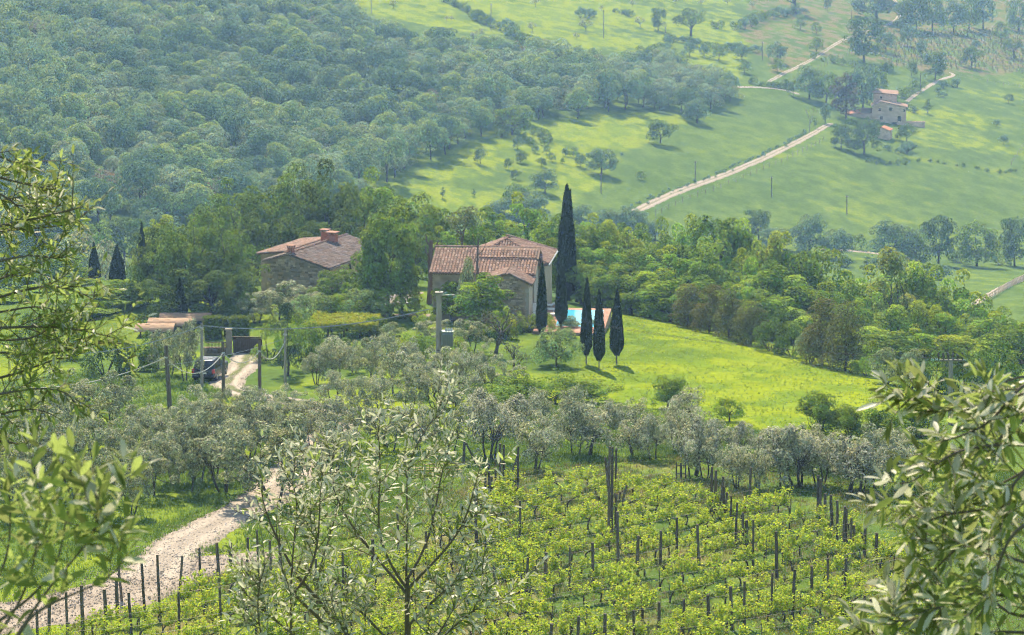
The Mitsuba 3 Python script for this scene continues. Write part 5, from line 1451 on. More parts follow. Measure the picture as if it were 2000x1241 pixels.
WOODEN = [pole('wooden_pole', 333, 676, 812, 0.15, WOODPOLE, 'dark wooden pole in the left meadow', lean=-0.3),
          pole('wooden_pole', 436, 668, 775, 0.12, WOODPOLE, 'dark wooden pole just right of the parked car'),
          pole('wooden_pole', 507, 665, 775, 0.12, WOODPOLE, 'dark wooden pole in front of the gate')]
GREY = [pole('concrete_pole', 394, 632, 757, 0.11, CONCRETE, 'grey concrete pole right in front of the parked car'),
        pole('concrete_pole', 557, 645, 752, 0.1, CONCRETE, 'grey concrete pole beside the spruce')]
for key, q, t_ in WOODEN:
    part(key, 'insulator', coloured(tube([t_ + [-0.12, -0.15, -0.75], t_ + [0.12, -0.15, -0.75]], 0.06, 6, True), (0.5, 0.5, 0.48), smooth=True))
for key, q, t_ in GREY:
    part(key, 'clamp', coloured(tube([t_ + [-0.02, -0.02, -0.4], t_ + [0.02, -0.02, -0.25]], 0.14, 8, True), (0.5, 0.5, 0.5), 'm_metal', True))
WHITE, GREYC = (0.52, 0.53, 0.54), (0.36, 0.40, 0.46)
tops = [WOODEN[0][2], WOODEN[1][2], WOODEN[2][2], GREY[1][2]]
hook = [t_ + [0, -0.2, -0.75] for t_ in tops]
cable('thick_cable', P(55, 758, 176), hook[0], 0.55, 0.034, WHITE, 'thick white cable hanging from the left to the first wooden pole')
for k, lab in enumerate(('first and second wooden pole', 'second and third wooden pole', 'third wooden pole and the grey pole beside the spruce')):
    cable('thick_cable', hook[k], hook[k + 1] + ([0, 0, -0.0]), [1.25, 0.75, 0.9][k], 0.03, WHITE, 'thick white cable sagging between the ' + lab)
cable('thin_cable', hook[0] + [0.1, 0, -0.5], GREY[1][2] + [0, 0, -0.6], 0.25, 0.016, GREYC, 'thin straight cable running low between the wooden poles')
cable('overhead_cable', P(136, 692, 176), GREY[0][2] + [0, 0, -0.15], 0.45, 0.036, GREYC, 'overhead cable from the left edge trees to the concrete pole at the car')
far_end = P(838, 604, 186)
cable('overhead_cable', GREY[0][2] + [0, 0, -0.15], far_end, 0.75, 0.036, GREYC, 'overhead cable from the concrete pole at the car to the transformer pole', 30)

# the transformer pole
tp, q, t_ = pole('transformer_pole', 857, 572, 764, 0.21, CONCRETE, 'tall concrete pole carrying a grey transformer and insulators')
head = t_.copy()
part(tp, 'cap', coloured(box(head[0] - 0.26, head[0] + 0.3, head[1] - 0.25, head[1] + 0.25, head[2] - 0.1, head[2] + 0.06), (0.22, 0.22, 0.22), 'm_metal'))
arm = part(tp, 'cross_arm', coloured(box(head[0] - 0.1, head[0] + 1.1, head[1] - 0.06, head[1] + 0.06, head[2] - 0.22, head[2] - 0.12), (0.35, 0.35, 0.35), 'm_metal'))
for k in range(3):
    for r in range(5):
        c0 = head + [0.35 + 0.32 * k + 0.05 * r, -0.25 + 0.05 * k, -0.05 - 0.14 * k + 0.02 * r]
        part(arm, 'insulator', coloured(tube([c0, c0 + [0.035, 0, 0.005]], [0.085, 0.05], 8, True), (0.16, 0.36, 0.33), 'm_paint', True))
part(tp, 'bracket', coloured(tube([head + [0.0, 0, 0], head + [0.28, 0, 0.42]], 0.03, 5, True), (0.3, 0.3, 0.3), 'm_metal', True))
tx = P(873, 660, q[1])
tr = part(tp, 'transformer', coloured(rounded((tx[0] - 0.40, tx[0] + 0.42), (tx[1] - 0.45, tx[1] + 0.3), (tx[2] - 0.58, tx[2] + 0.42), 0.08), (0.20, 0.245, 0.27), 'm_metal', 40))
part(tr, 'lid', coloured(box(tx[0] - 0.42, tx[0] + 0.46, tx[1] - 0.48, tx[1] + 0.33, tx[2] + 0.42, tx[2] + 0.5), (0.26, 0.31, 0.33), 'm_metal'))
for k in range(3):
    x = tx[0] - 0.05 + 0.18 * k
    part(tr, 'bushing', coloured(tube([(x, tx[1] - 0.1, tx[2] + 0.5), (x, tx[1] - 0.1, tx[2] + 0.72)], [0.09, 0.06], 8, True), (0.62, 0.66, 0.68), 'm_paint', True))
for k in range(5):
    x = tx[0] - 0.3 + 0.16 * k
    part(tr, 'fin', coloured(box(x, x + 0.05, tx[1] - 0.55, tx[1] - 0.44, tx[2] - 0.45, tx[2] + 0.3), (0.17, 0.21, 0.235), 'm_metal'))
part(tp, 'strut', coloured(tube([tx + [0.25, 0, -0.6], [q[0] + 0.2, q[1], tx[2] - 1.5]], 0.035, 5), (0.2, 0.2, 0.2), 'm_metal', True))
part(tp, 'strut', coloured(tube([tx + [-0.3, 0, -0.5], [q[0] + 0.05, q[1], tx[2] - 0.5]], 0.04, 5), (0.2, 0.2, 0.2), 'm_metal', True))
for z in (tx[2] - 0.9, tx[2] - 1.55, tx[2] - 2.4):
    part(tp, 'strap', coloured(tube([(q[0], q[1], z), (q[0], q[1], z + 0.05)], 0.245, 12, True), (0.12, 0.12, 0.12), 'm_metal', True))

# the pole at the right edge
rp_, q2, t2 = pole('utility_pole', 1857, 703, 830, 0.15, CONCRETE, 'grey utility pole with a crowded insulator cross arm at the right')
arm = part(rp_, 'cross_arm', coloured(box(t2[0] - 0.95, t2[0] + 0.95, t2[1] - 0.08, t2[1] + 0.08, t2[2] - 0.1, t2[2] + 0.02), (0.2, 0.18, 0.16), 'm_metal'))
for k in range(6):
    x = t2[0] - 0.75 + 0.3 * k
    part(arm, 'insulator', coloured(tube([(x, t2[1], t2[2] + 0.02), (x - 0.03, t2[1], t2[2] + 0.25), (x - 0.03, t2[1], t2[2] + 0.45)], [0.045, 0.09, 0.05], 7, True), (0.06, 0.05, 0.045), 'm_paint', True))
for k in range(8):
    s = -1 if k < 5 else 1
    c0 = t2 + [s * (0.75 + 0.12 * (k % 5)), -0.1, 0.0 + 0.02 * (k % 3)]
    part(arm, 'glass_insulator', coloured(tube([c0, c0 + [0.05, 0, 0]], [0.085, 0.05], 8, True), (0.25, 0.5, 0.48), 'm_paint', True))
for k in range(2):
    cable('power_line', head + [0.9 + 0.2 * k, 0, -0.2 * k], t2 + [-0.8 + 0.3 * k, 0, 0.1], 0.9, 0.009, (0.07, 0.07, 0.07), ['upper thin power line from the transformer pole to the right pole', 'lower thin power line from the transformer pole to the right pole'][k], 40)

# poles far away
for k, (px, top, bot, label) in enumerate([(725, 0, 27, 'thin far pole at the top of the yellow field, leftmost'), (959, 8, 60, 'thin far pole standing in the dark hedge clump'), (1179, 20, 75, 'tall thin far pole in the upper yellow field'),
                                           (924, 66, 89, 'short thin far pole at the upper edge of the wood'), (1663, 20, 60, 'thin far pole above the huge dark track tree'), (1489, 82, 118, 'thin far pole below the middle hedge'),
                                           (1798, 142, 184, 'thin far pole at the bend of the narrow path'), (1174, 340, 378, 'thin far pole below the largest orchard tree'), (1358, 315, 354, 'thin far pole left of the straight dirt road'),
                                           (1507, 345, 385, 'thin far pole in the big green field, left one'), (1654, 382, 420, 'thin far pole in the big green field, right one'), (1300, 52, 72, 'thin far pole behind the upright hedge tree')]):
    q = G(px, bot, 440)
    t_ = P(px, top, q[1])
    key = thing('far_pole', label, 'pole')
    part(key, 'shaft', coloured(tube([q - [0, 0, 0.2], t_], [0.13, 0.1], 6, True), (0.19, 0.18, 0.17), smooth=True))
    part(key, 'insulator', coloured(box(t_[0] - 0.3, t_[0] + 0.3, t_[1] - 0.05, t_[1] + 0.05, t_[2] - 0.3, t_[2] - 0.15), (0.4, 0.4, 0.4)))

# fences far away: thin posts along roads, and vineyard stakes
def fence_posts(line, gap, h, label, name='fence', r=0.055, start=440.0, col=(0.22, 0.19, 0.17)):
    c = spline([G(a, b, start) for a, b in line], 400)
    L = np.r_[0, np.cumsum(np.linalg.norm(np.diff(c[:, :2], axis=0), axis=1))]
    key = thing(name, label, 'fence')
    prev, wires = None, []
    for s in np.arange(0, L[-1], gap):
        x, y = np.interp(s, L, c[:, 0]), np.interp(s, L, c[:, 1])
        z = float(gz(x, y))
        put(key, 'post', copy_of(f'kit_fence_{name}', coloured(tube([(0, 0, -0.2), (0, 0, h)], r, 5, True), col, smooth=True)), place(x, y, z, 1, 0, brng.uniform(0.9, 1.1), 0.03, brng.uniform(0, 6)))
        if prev is not None:
            wires += [tube([(prev[0], prev[1], prev[2] + h * k), (x, y, z + h * k)], 0.012, 3) for k in (0.5, 0.9)]
        prev = (x, y, z)
    part(key, 'wires', coloured(join(wires), (0.3, 0.3, 0.3), 'm_metal', True), None, 'stuff')


fence_posts([(1280, 424), (1325, 400), (1440, 355), (1560, 302), (1612, 274)], 5.5, 1.3, 'thin post fence along the lower side of the straight dirt road')
fence_posts([(1515, 172), (1590, 140), (1655, 110), (1710, 100)], 5.5, 1.4, 'thin post fence beside the climbing track')
fence_posts([(1870, 152), (1920, 160), (1990, 172), (2040, 178)], 5.5, 1.2, 'thin post fence under the far vineyard')
fence_posts([(1975, 322), (1990, 300), (2010, 275)], 6, 1.2, 'short thin fence at the right edge of the far fields')
fence_posts([(1925, 590), (1955, 572), (1985, 555), (2020, 538)], 1.7, 1.2, 'pale wooden rail fence at the right edge of the valley', 'rail_fence', 0.08, 380, (0.55, 0.45, 0.36))
c = [G(*q, 380) for q in ((1925, 590), (1955, 572), (1985, 555), (2020, 538))]
part('rail_fence', 'rail', coloured(join([tube(spline([q + [0, 0, h] for q in c], 20), 0.07, 5) for h in (0.6, 1.1)]), (0.55, 0.45, 0.36), smooth=True))
frng = np.random.default_rng(12)
FV = [(1700, 62), (1900, 62), (2040, 46), (2040, 150), (1880, 138), (1720, 130)]
quad = np.array([G(*q, 440)[:2] for q in FV])
lo_, hi_ = quad.min(0), quad.max(0)
stakes = []
for rx_ in np.arange(lo_[0] - 20, hi_[0], 2.2):
    for ry_ in np.arange(lo_[1], hi_[1], 3.2):
        x, y = rx_ + frng.normal(0, 0.35) + 0.08 * (ry_ - lo_[1]), ry_ + frng.normal(0, 0.7)
        if inside(quad, [(x, y)])[0]:
            z = float(gz(x, y))
            stakes.append(tube([(x, y, z - 0.1), (x, y, z + 1.4)], 0.06, 3))
            vq, fq, _ = leaf_quads(np.array([[x, y, z + 0.8]]) + frng.normal(0, 0.3, (5, 3)), frng.normal(size=(5, 3)), 0.4, 0.3, frng, np.ones((5, 3)))
            stakes.append((vq, fq))
scene['far_vineyard_rows'] = coloured(join(stakes), (0.17, 0.165, 0.10), amount=0.3)
tag('far_vineyard_rows', 'rows of tiny vine stakes on the upper right hillside', 'vineyard', None, 'stuff')

# ------------------------------------------------------------------ the vineyard: posts
POSTS = [(900 + x / 2.527, 750 + a / 2.527, 750 + b / 2.527) for x, a, b in [
    (78, 560, 800), (140, 425, 580), (152, 475, 570), (122, 470, 610), (172, 397, 520), (197, 330, 520), (213, 335, 510), (278, 350, 550), (288, 610, 795), (165, 915, 1060), (325, 888, 1070), (412, 865, 1030), (537, 838, 1020),
    (652, 815, 990), (717, 380, 530), (730, 385, 800), (740, 390, 770), (748, 420, 720), (762, 358, 570), (775, 680, 950), (765, 570, 710), (872, 780, 940), (985, 750, 890), (1063, 690, 850), (1172, 725, 900), (1237, 448, 650),
    (1250, 460, 650), (1282, 490, 665), (1297, 533, 690), (1310, 555, 670), (1330, 583, 740), (1357, 620, 800), (1392, 665, 830), (1408, 698, 830), (1442, 710, 915), (1428, 437, 570), (30, 935, 1060), (440, 1212, 1370),
    (577, 1172, 1330), (710, 1155, 1310), (850, 1143, 1300), (978, 1105, 1270), (1095, 1090, 1250), (1220, 1068, 1220), (1337, 1033, 1215), (1397, 1007, 1190)]]
POSTS += [(1400 + x / 2.527, 750 + a / 2.527, 750 + b / 2.527) for x, a, b in [
    (296, 768, 965), (272, 965, 1140), (372, 955, 1170), (466, 928, 1100), (547, 898, 1110), (632, 888, 1050), (494, 485, 660), (510, 500, 665), (531, 562, 665), (570, 570, 700), (595, 608, 770), (628, 632, 780), (638, 640, 780),
    (660, 690, 840), (678, 720, 840), (728, 725, 850), (785, 758, 880), (820, 795, 900), (1030, 640, 760), (720, 1075, 1260), (850, 1040, 1220), (960, 1010, 1190)]]
POSTS += [(450 + x / 2.527, 750 + a / 2.527, 750 + b / 2.527) for x, a, b in [(1000, 550, 720), (830, 640, 860), (1213, 560, 790), (1090, 700, 840), (965, 750, 880), (1165, 937, 1070), (700, 800, 980), (560, 860, 1050), (420, 900, 1110)]]
POSTS += [(x / 2.813, 800 + a / 2.813, 800 + b / 2.813) for x, a, b in [
    (210, 1130, 1330), (270, 1095, 1290), (372, 1047, 1290), (455, 1003, 1230), (583, 1020, 1200), (645, 957, 1130), (668, 885, 1060), (800, 865, 1130), (875, 840, 1080), (990, 840, 1030), (1097, 792, 970), (1198, 762, 930),
    (1265, 764, 930), (1360, 735, 910), (1420, 700, 910), (1485, 745, 890), (1543, 735, 890), (720, 1040, 1230), (985, 1040, 1260), (1215, 1020, 1260), (1440, 960, 1180)]]
for k, (px, top, bot) in enumerate(POSTS):
    q = G(px, bot, 85)
    h = 1.22 * (bot - top) / ppm(q[1])
    road = k >= len(POSTS) - 21 and k < len(POSTS) - 4
    edge = road
    lab = ('dark weathered post of the row along the gravel road' if road else 'dark wooden post standing among the young vines')
    key = thing('vineyard_post', lab, 'post', 'posts along the gravel road' if road else 'posts standing among the vines')
    j = int(brng.integers(8))
    kit = f'kit_post_{j}'
    if kit not in scene:
        copy_of(kit, coloured(tube([(0, 0, -0.25), (0.012 * (j - 4), 0, 0.3), (0.004 * (j - 4), 0.01, 0.7), (0, 0, 1)], [0.072, 0.07, 0.066, 0.062], 7, True), np.array([0.105, 0.088, 0.075]) * (0.7 + 0.1 * j), smooth=30, amount=0.45, seed=j))
    scene[key] = {'type': 'instance', 'to_world': place(q[0], q[1], q[2], brng.uniform(0.8, 1.2), brng.uniform(0, 6), h, abs(brng.normal(0, 0.045)), brng.uniform(0, 6.28)), 'of': {'type': 'ref', 'id': kit}}
for k, (a, b, r, lab) in enumerate([((1224, 948), (1205, 1010), 0.06, 'leaning brace post beside the post cluster in the vineyard'), ((1013, 884), (991, 942), 0.06, 'slanted brace leaning against the left post group'),
                                    ((907, 861), (905, 908), 0.08, 'grey end post with a slanted brace at the left of the olive row'), ((1330, 905), (1330, 936), 0.06, 'short post with cross bars under the olives')]):
    q = G(b[0], b[1], 85)
    t_ = P(a[0], a[1], q[1])
    key = thing('brace_post', lab, 'post')
    part(key, 'shaft', coloured(tube([q - [0, 0, 0.3], t_], r, 7, True), (0.13, 0.115, 0.10), smooth=True, amount=0.3))
    if k == 2:
        part(key, 'brace', coloured(tube([t_ + [0.1, 0, -0.15], q + [0.75, 0, 0]], 0.06, 6, True), (0.12, 0.105, 0.09), smooth=True))
    if k == 3:
        for z in (0.3, 0.75):
            part(key, 'cross_bar', coloured(tube([q + [-0.25, 0, z], q + [0.25, 0, z]], 0.03, 5, True), (0.14, 0.12, 0.10), smooth=True))
        for s in (-0.25, 0.25):
            part(key, 'side_post', coloured(tube([q + [s, 0, -0.2], q + [s, 0, 0.95]], 0.035, 5, True), (0.14, 0.12, 0.10), smooth=True))
mf = thing('wire_mesh_fence', 'low rusty wire mesh panel in the grass behind the olive shoots', 'fence')
a, b = G(775, 928, 85), G(902, 926, 85)
for k in range(15):
    q = a + (b - a) * k / 14
    part(mf, 'wire', coloured(tube([q, q + [0, 0, 0.6]], 0.014, 4), (0.2, 0.13, 0.08), 'm_metal', True))
for z in (0.1, 0.25, 0.4, 0.58):
    part(mf, 'rail', coloured(tube([a + [0, 0, z], b + [0, 0, z]], 0.014, 4), (0.2, 0.13, 0.08), 'm_metal', True))

# ------------------------------------------------------------------ the vines
A_, B_ = G(1128, 1275, 80), G(1616, 1188, 80)
row_dir = unit((B_ - A_)[:2])
row_nrm = np.array([-row_dir[1], row_dir[0]])
row_rot = math.atan2(row_dir[1], row_dir[0])
VINE_LEAF = (0.46, 0.59, 0.06)


def vine(key, seed):
    rng = np.random.default_rng(seed)
    wood, lp, ln = [], [], []
    hz = rng.uniform(0.5, 0.75)
    tr_ = np.array([[0, 0, -0.15], [rng.normal(0, 0.06), rng.normal(0, 0.06), hz * 0.5], [rng.normal(0, 0.08), rng.normal(0, 0.05), hz]])
    wood.append(tube(spline(tr_, 6), [0.05, 0.045, 0.042, 0.04, 0.038, 0.034], 6))
    for s in (-1, 1):
        if s < 0 and rng.uniform() < 0.3:
            continue
        L = rng.uniform(0.35, 0.62)
        arm_ = spline([tr_[-1], tr_[-1] + [s * L * 0.5, rng.normal(0, 0.05), rng.uniform(0.02, 0.14)], tr_[-1] + [s * L, rng.normal(0, 0.07), rng.uniform(-0.05, 0.2)]], 6)
        wood.append(tube(arm_, np.linspace(0.032, 0.016, 6), 5))
        for q in arm_[1:]:
            for _ in range(1 if rng.uniform() < 0.55 else 2):
                hgt = rng.uniform(0.3, 0.95)
                top = q + [rng.normal(0, 0.14), rng.normal(0, 0.13), hgt]
                wood.append(tube([q, (q + top) / 2 + rng.normal(0, 0.03, 3), top], [0.008, 0.007, 0.004], 3))
                m = int(9 + hgt * 15)
                t = rng.uniform(0.05, 1.06, m)[:, None]
                lp.append(q + (top - q) * t + rng.normal(0, 0.062, (m, 3)))
                ln.append(rng.normal(0, 0.7, (m, 3)) + [0, -0.2, 0.6])
    lp, ln = np.vstack(lp), np.vstack(ln)
    n = len(lp)
    col = vary(n, rng, VINE_LEAF, 0.16)
    young = rng.uniform(size=n) < 0.25
    col[young] = col[young] * [1.25, 1.05, 1.0]
    a = leaf_quads(lp, ln, 0.125, 0.11, rng, col, 0.12)
    parts = {'trunk': bark(join(wood), (0.07, 0.052, 0.042), seed=seed), 'leaves': mikit.ply((a[0], a[1]), 'm_leaf', color=a[2])}
    if seed % 3 == 0:
        parts['stake'] = coloured(tube([(0.06, 0.05, -0.2), (0.08 + rng.normal(0, 0.05), 0.05, rng.uniform(1.2, 1.7))], 0.018, 5, True), (0.13, 0.11, 0.09), smooth=True)
    return group(key, **parts)


VINES = [vine(f'sg_vine_{k}', 400 + k) for k in range(9)]
VY = [(935, 1010), (950, 960), (1120, 952), (1280, 958), (1480, 995), (1600, 1018), (1740, 1062), (1800, 1110), (1800, 1290), (30, 1290), (100, 1262), (230, 1215), (420, 1160), (560, 1126), (700, 1106), (850, 1072)]
vy = np.array([G(*q, 80)[:2] for q in VY])
cen = vy.mean(0)
vines = []
for r in np.arange(-40, 40, 2.0):
    off = r + brng.normal(0, 0.06)
    for s in np.arange(-45, 45, 1.12):
        q = cen + row_nrm * off + row_dir * (s + brng.normal(0, 0.12))
        if brng.uniform() < 0.06 or not inside(vy, [q])[0]:
            continue
        vines.append((q[1], q[0], off))
vines.sort()
for k, (y, x, off) in enumerate(vines):
    s = brng.uniform(0.8, 1.2)
    z = float(gz(x, y))
    px = project((x, y, z))
    side = 'left vineyard part along the gravel road' if px[0] < 700 else 'upper vineyard part near the olives' if px[1] < 1020 else 'lower vineyard part'
    to = place(x, y, z, s, row_rot + (math.pi if brng.uniform() < 0.5 else 0) + brng.normal(0, 0.08), s * brng.uniform(0.58, 0.9))
    if k < 300:
        instance(VINES[int(brng.integers(9))], 'grapevine', to, 'young yellow green grapevine in the ' + side, 'grapevine', 'grapevines in the ' + side)
    else:
        scene[f'vine_rows__{k:03d}'] = {'type': 'instance', 'to_world': to, 'of': {'type': 'ref', 'id': VINES[int(brng.integers(9))]}}
tag('vine_rows', 'farther vine rows merging into one yellow green mass', 'vineyard', None, 'stuff')
N_VINES = len(vines)
# trellis wires along the rows
for r in sorted({round(v[2], 3) for v in vines}):
    pts = np.array([(v[1], v[0]) for v in vines if round(v[2], 3) == r])
    s = (pts - cen) @ row_dir
    if len(s) < 4:
        continue
    ends = [cen + row_nrm * r + row_dir * k for k in np.linspace(s.min() - 0.4, s.max() + 0.4, 14)]
    key = thing('trellis_wire', 'thin trellis wires strung along one vine row', 'wire', 'trellis wires of the vineyard')
    scene[key] = coloured(join([tube([(e[0], e[1], float(gz(*e)) + h) for e in ends], 0.0045, 3) for h in (0.72, 1.15)]), (0.35, 0.35, 0.34), 'm_metal', True)

# ------------------------------------------------------------------ grass
def grass(name, poly_px, n, h, w, cols, seed, label, start=80.0, avoid=True, patchy=0.5):
    rng = np.random.default_rng(seed)
    poly = np.array([G(a, b, start)[:2] for a, b in poly_px])
    lo, hi = poly.min(0), poly.max(0)
    q = rng.uniform(lo, hi, (n * 4, 2))
    q = q[inside(poly, q)]
    dens = meshkit.fbm(np.column_stack([q * 0.5, q[:, :1] * 0 + seed]), 3)
    q = q[rng.uniform(size=len(q)) < np.clip(0.5 + (dens - 0.5) * 3.2 * patchy * 2, 0.1, 1)][:n]
    if avoid:
        for c, wd in zip(ROADS[:3], (1.35, 1.5, 1.0)):
            d = np.min(np.linalg.norm(q[:, None] - c[None, ::4], axis=2), axis=1)
            q = q[d > wd * (1 + 0.5 * np.clip((118 - q[:, 1]) / 12, 0, 1) * (wd == 1.5)) + rng.normal(0, 0.22, len(q))]
    m = len(q)
    z = gz(q[:, 0], q[:, 1])
    tint = meshkit.fbm(np.column_stack([q * 0.22, q[:, :1] * 0 + 5.5]), 3)
    k = rng.integers(len(cols), size=m)
    base_c = np.asarray(cols)[k] * (0.75 + 0.5 * tint[:, None]) * rng.uniform(0.8, 1.2, (m, 1))
    vs, cs = [], []
    for b in range(5):
        a = rng.uniform(0, 2 * np.pi, m)
        side = np.stack([np.cos(a), np.sin(a), a * 0], 1) * (w * rng.uniform(0.6, 1.3, m))[:, None]
        r0 = np.column_stack([q + rng.normal(0, h * 0.3, (m, 2)), z - 0.02])
        tip = r0 + np.column_stack([rng.normal(0, h * 0.35, (m, 2)), h * rng.uniform(0.5, 1.3, m)])
        vs.append(np.stack([r0 - side, r0 + side, tip], 1))
        cs.append(np.repeat(base_c * rng.uniform(0.85, 1.15, (m, 1)), 3, axis=0).reshape(m, 3, 3))
    v = np.concatenate(vs).reshape(-1, 3)
    c = np.concatenate(cs).reshape(-1, 3)
    scene[name] = mikit.ply((v, np.arange(len(v)).reshape(-1, 3)), 'm_leaf', color=np.clip(c, 0.004, 0.8))
    tag(name, label, 'grass', None, 'stuff')


G1, G2, G3, G4 = (0.12, 0.22, 0.042), (0.17, 0.28, 0.045), (0.22, 0.31, 0.06), (0.31, 0.38, 0.04)
grass('vineyard_grass', [(880, 930), (1300, 890), (1760, 960), (2050, 1010), (2050, 1300), (-30, 1300), (300, 1130), (560, 1085), (760, 1000)], 26000, 0.22, 0.022, [G1, (0.20, 0.24, 0.06), (0.26, 0.27, 0.09), (0.30, 0.26, 0.14)], 21, 'rough grass growing between the vine rows')
grass('bank_grass', [(-60, 1010), (150, 900), (460, 860), (700, 800), (900, 800), (940, 920), (820, 1010), (560, 1090), (440, 1120), (120, 1180), (-60, 1220)], 22000, 0.24, 0.022, [G1, G2, G2, G3], 22, 'lush green grass on the banks of the gravel road')
grass('grove_grass', [(900, 800), (1250, 800), (1560, 860), (1850, 900), (2050, 940), (2050, 1010), (1760, 965), (1300, 895), (930, 930)], 16000, 0.28, 0.026, [G1, G1, G2, G3], 23, 'tall grass under the grey olive row')
grass('meadow_grass', [(1110, 690), (1180, 640), (1240, 606), (1560, 692), (1830, 790), (1800, 880), (1500, 850), (1180, 800), (1020, 760)], 20000, 0.11, 0.03, [G2, (0.19, 0.295, 0.05), G3, G4, G3], 24, 'bright flowering grass of the sloping meadow', patchy=0.15)
grass('left_meadow_grass', [(-80, 880), (-80, 760), (150, 730), (400, 735), (440, 760), (420, 800), (200, 860)], 12000, 0.24, 0.034, [G1, G2, G2, G3], 25, 'green meadow grass at the left')

# loose stones lying on the gravel
srng = np.random.default_rng(61)
octa_v = np.array([[1, 0, 0], [-1, 0, 0], [0, 1, 0], [0, -1, 0], [0, 0, 0.7], [0, 0, -0.7]], float)
octa_f = np.array([[0, 2, 4], [2, 1, 4], [1, 3, 4], [3, 0, 4], [2, 0, 5], [1, 2, 5], [3, 1, 5], [0, 3, 5]])
pebbles = []
for c, half, n in ((ROADS[0], 1.9, 2600), (ROADS[1], 3.0, 3600), (ROADS[2], 1.3, 900)):
    k = srng.integers(8, len(c) - 8, n)
    q = c[k] + srng.uniform(-half, half, (n, 2))
    for (x, y), r in zip(q, srng.uniform(0.02, 0.065, n)):
        v_ = octa_v * r * srng.uniform(0.7, 1.3, (6, 1)) + [x, y, float(gz(x, y)) + 0.07]
        pebbles.append((v_, octa_f, np.tile(np.array([0.40, 0.36, 0.31]) * srng.uniform(0.45, 1.35), (6, 1))))
v, f, c = join(pebbles)
scene['gravel'] = mikit.ply((v, f), 'm_matte', color=np.clip(c, 0.02, 0.9))
tag('gravel', 'loose stones scattered over the gravel road and track', 'gravel', None, 'stuff')

# ------------------------------------------------------------------ olive branches close to the camera
def leaf_shape(bend, fold):
    """One narrow olive leaf along +x, length 1, a little cupped and bent."""
    t = np.array([0.0, 0.22, 0.55, 0.82, 1.0])
    w = np.array([0.006, 0.105, 0.135, 0.09, 0.0])
    z = bend * t * t
    mid = np.stack([t, t * 0, z], 1)
    le = np.stack([t, w, z + w * fold], 1)
    ri = np.stack([t, -w, z + w * fold], 1)
    v = np.vstack([mid, le, ri])
    f = []
    for k in range(4):
        f += [[k, k + 1, 5 + k + 1], [k, 5 + k + 1, 5 + k], [k, 10 + k, 10 + k + 1], [k, 10 + k + 1, k + 1]]
    return v, np.array(f)


LEAVES = [leaf_shape(b, f_) for b, f_ in ((-0.12, 0.3), (0.05, 0.45), (-0.22, 0.15))]
NEAR_COLS = [np.array(c) for c in ((0.215, 0.285, 0.09), (0.28, 0.37, 0.105), (0.58, 0.60, 0.50), (0.50, 0.53, 0.40), (0.18, 0.22, 0.08))]
NEAR_MATS = ['m_near_leaf', 'm_near_leaf', 'm_gloss_leaf', 'm_gloss_leaf', 'm_near_leaf']
NEAR_PLY = {(a, b): copy_of(f'kit_leaf_{a}_{b}', coloured(LEAVES[a], NEAR_COLS[b], NEAR_MATS[b], True)) for a in range(3) for b in range(5)}


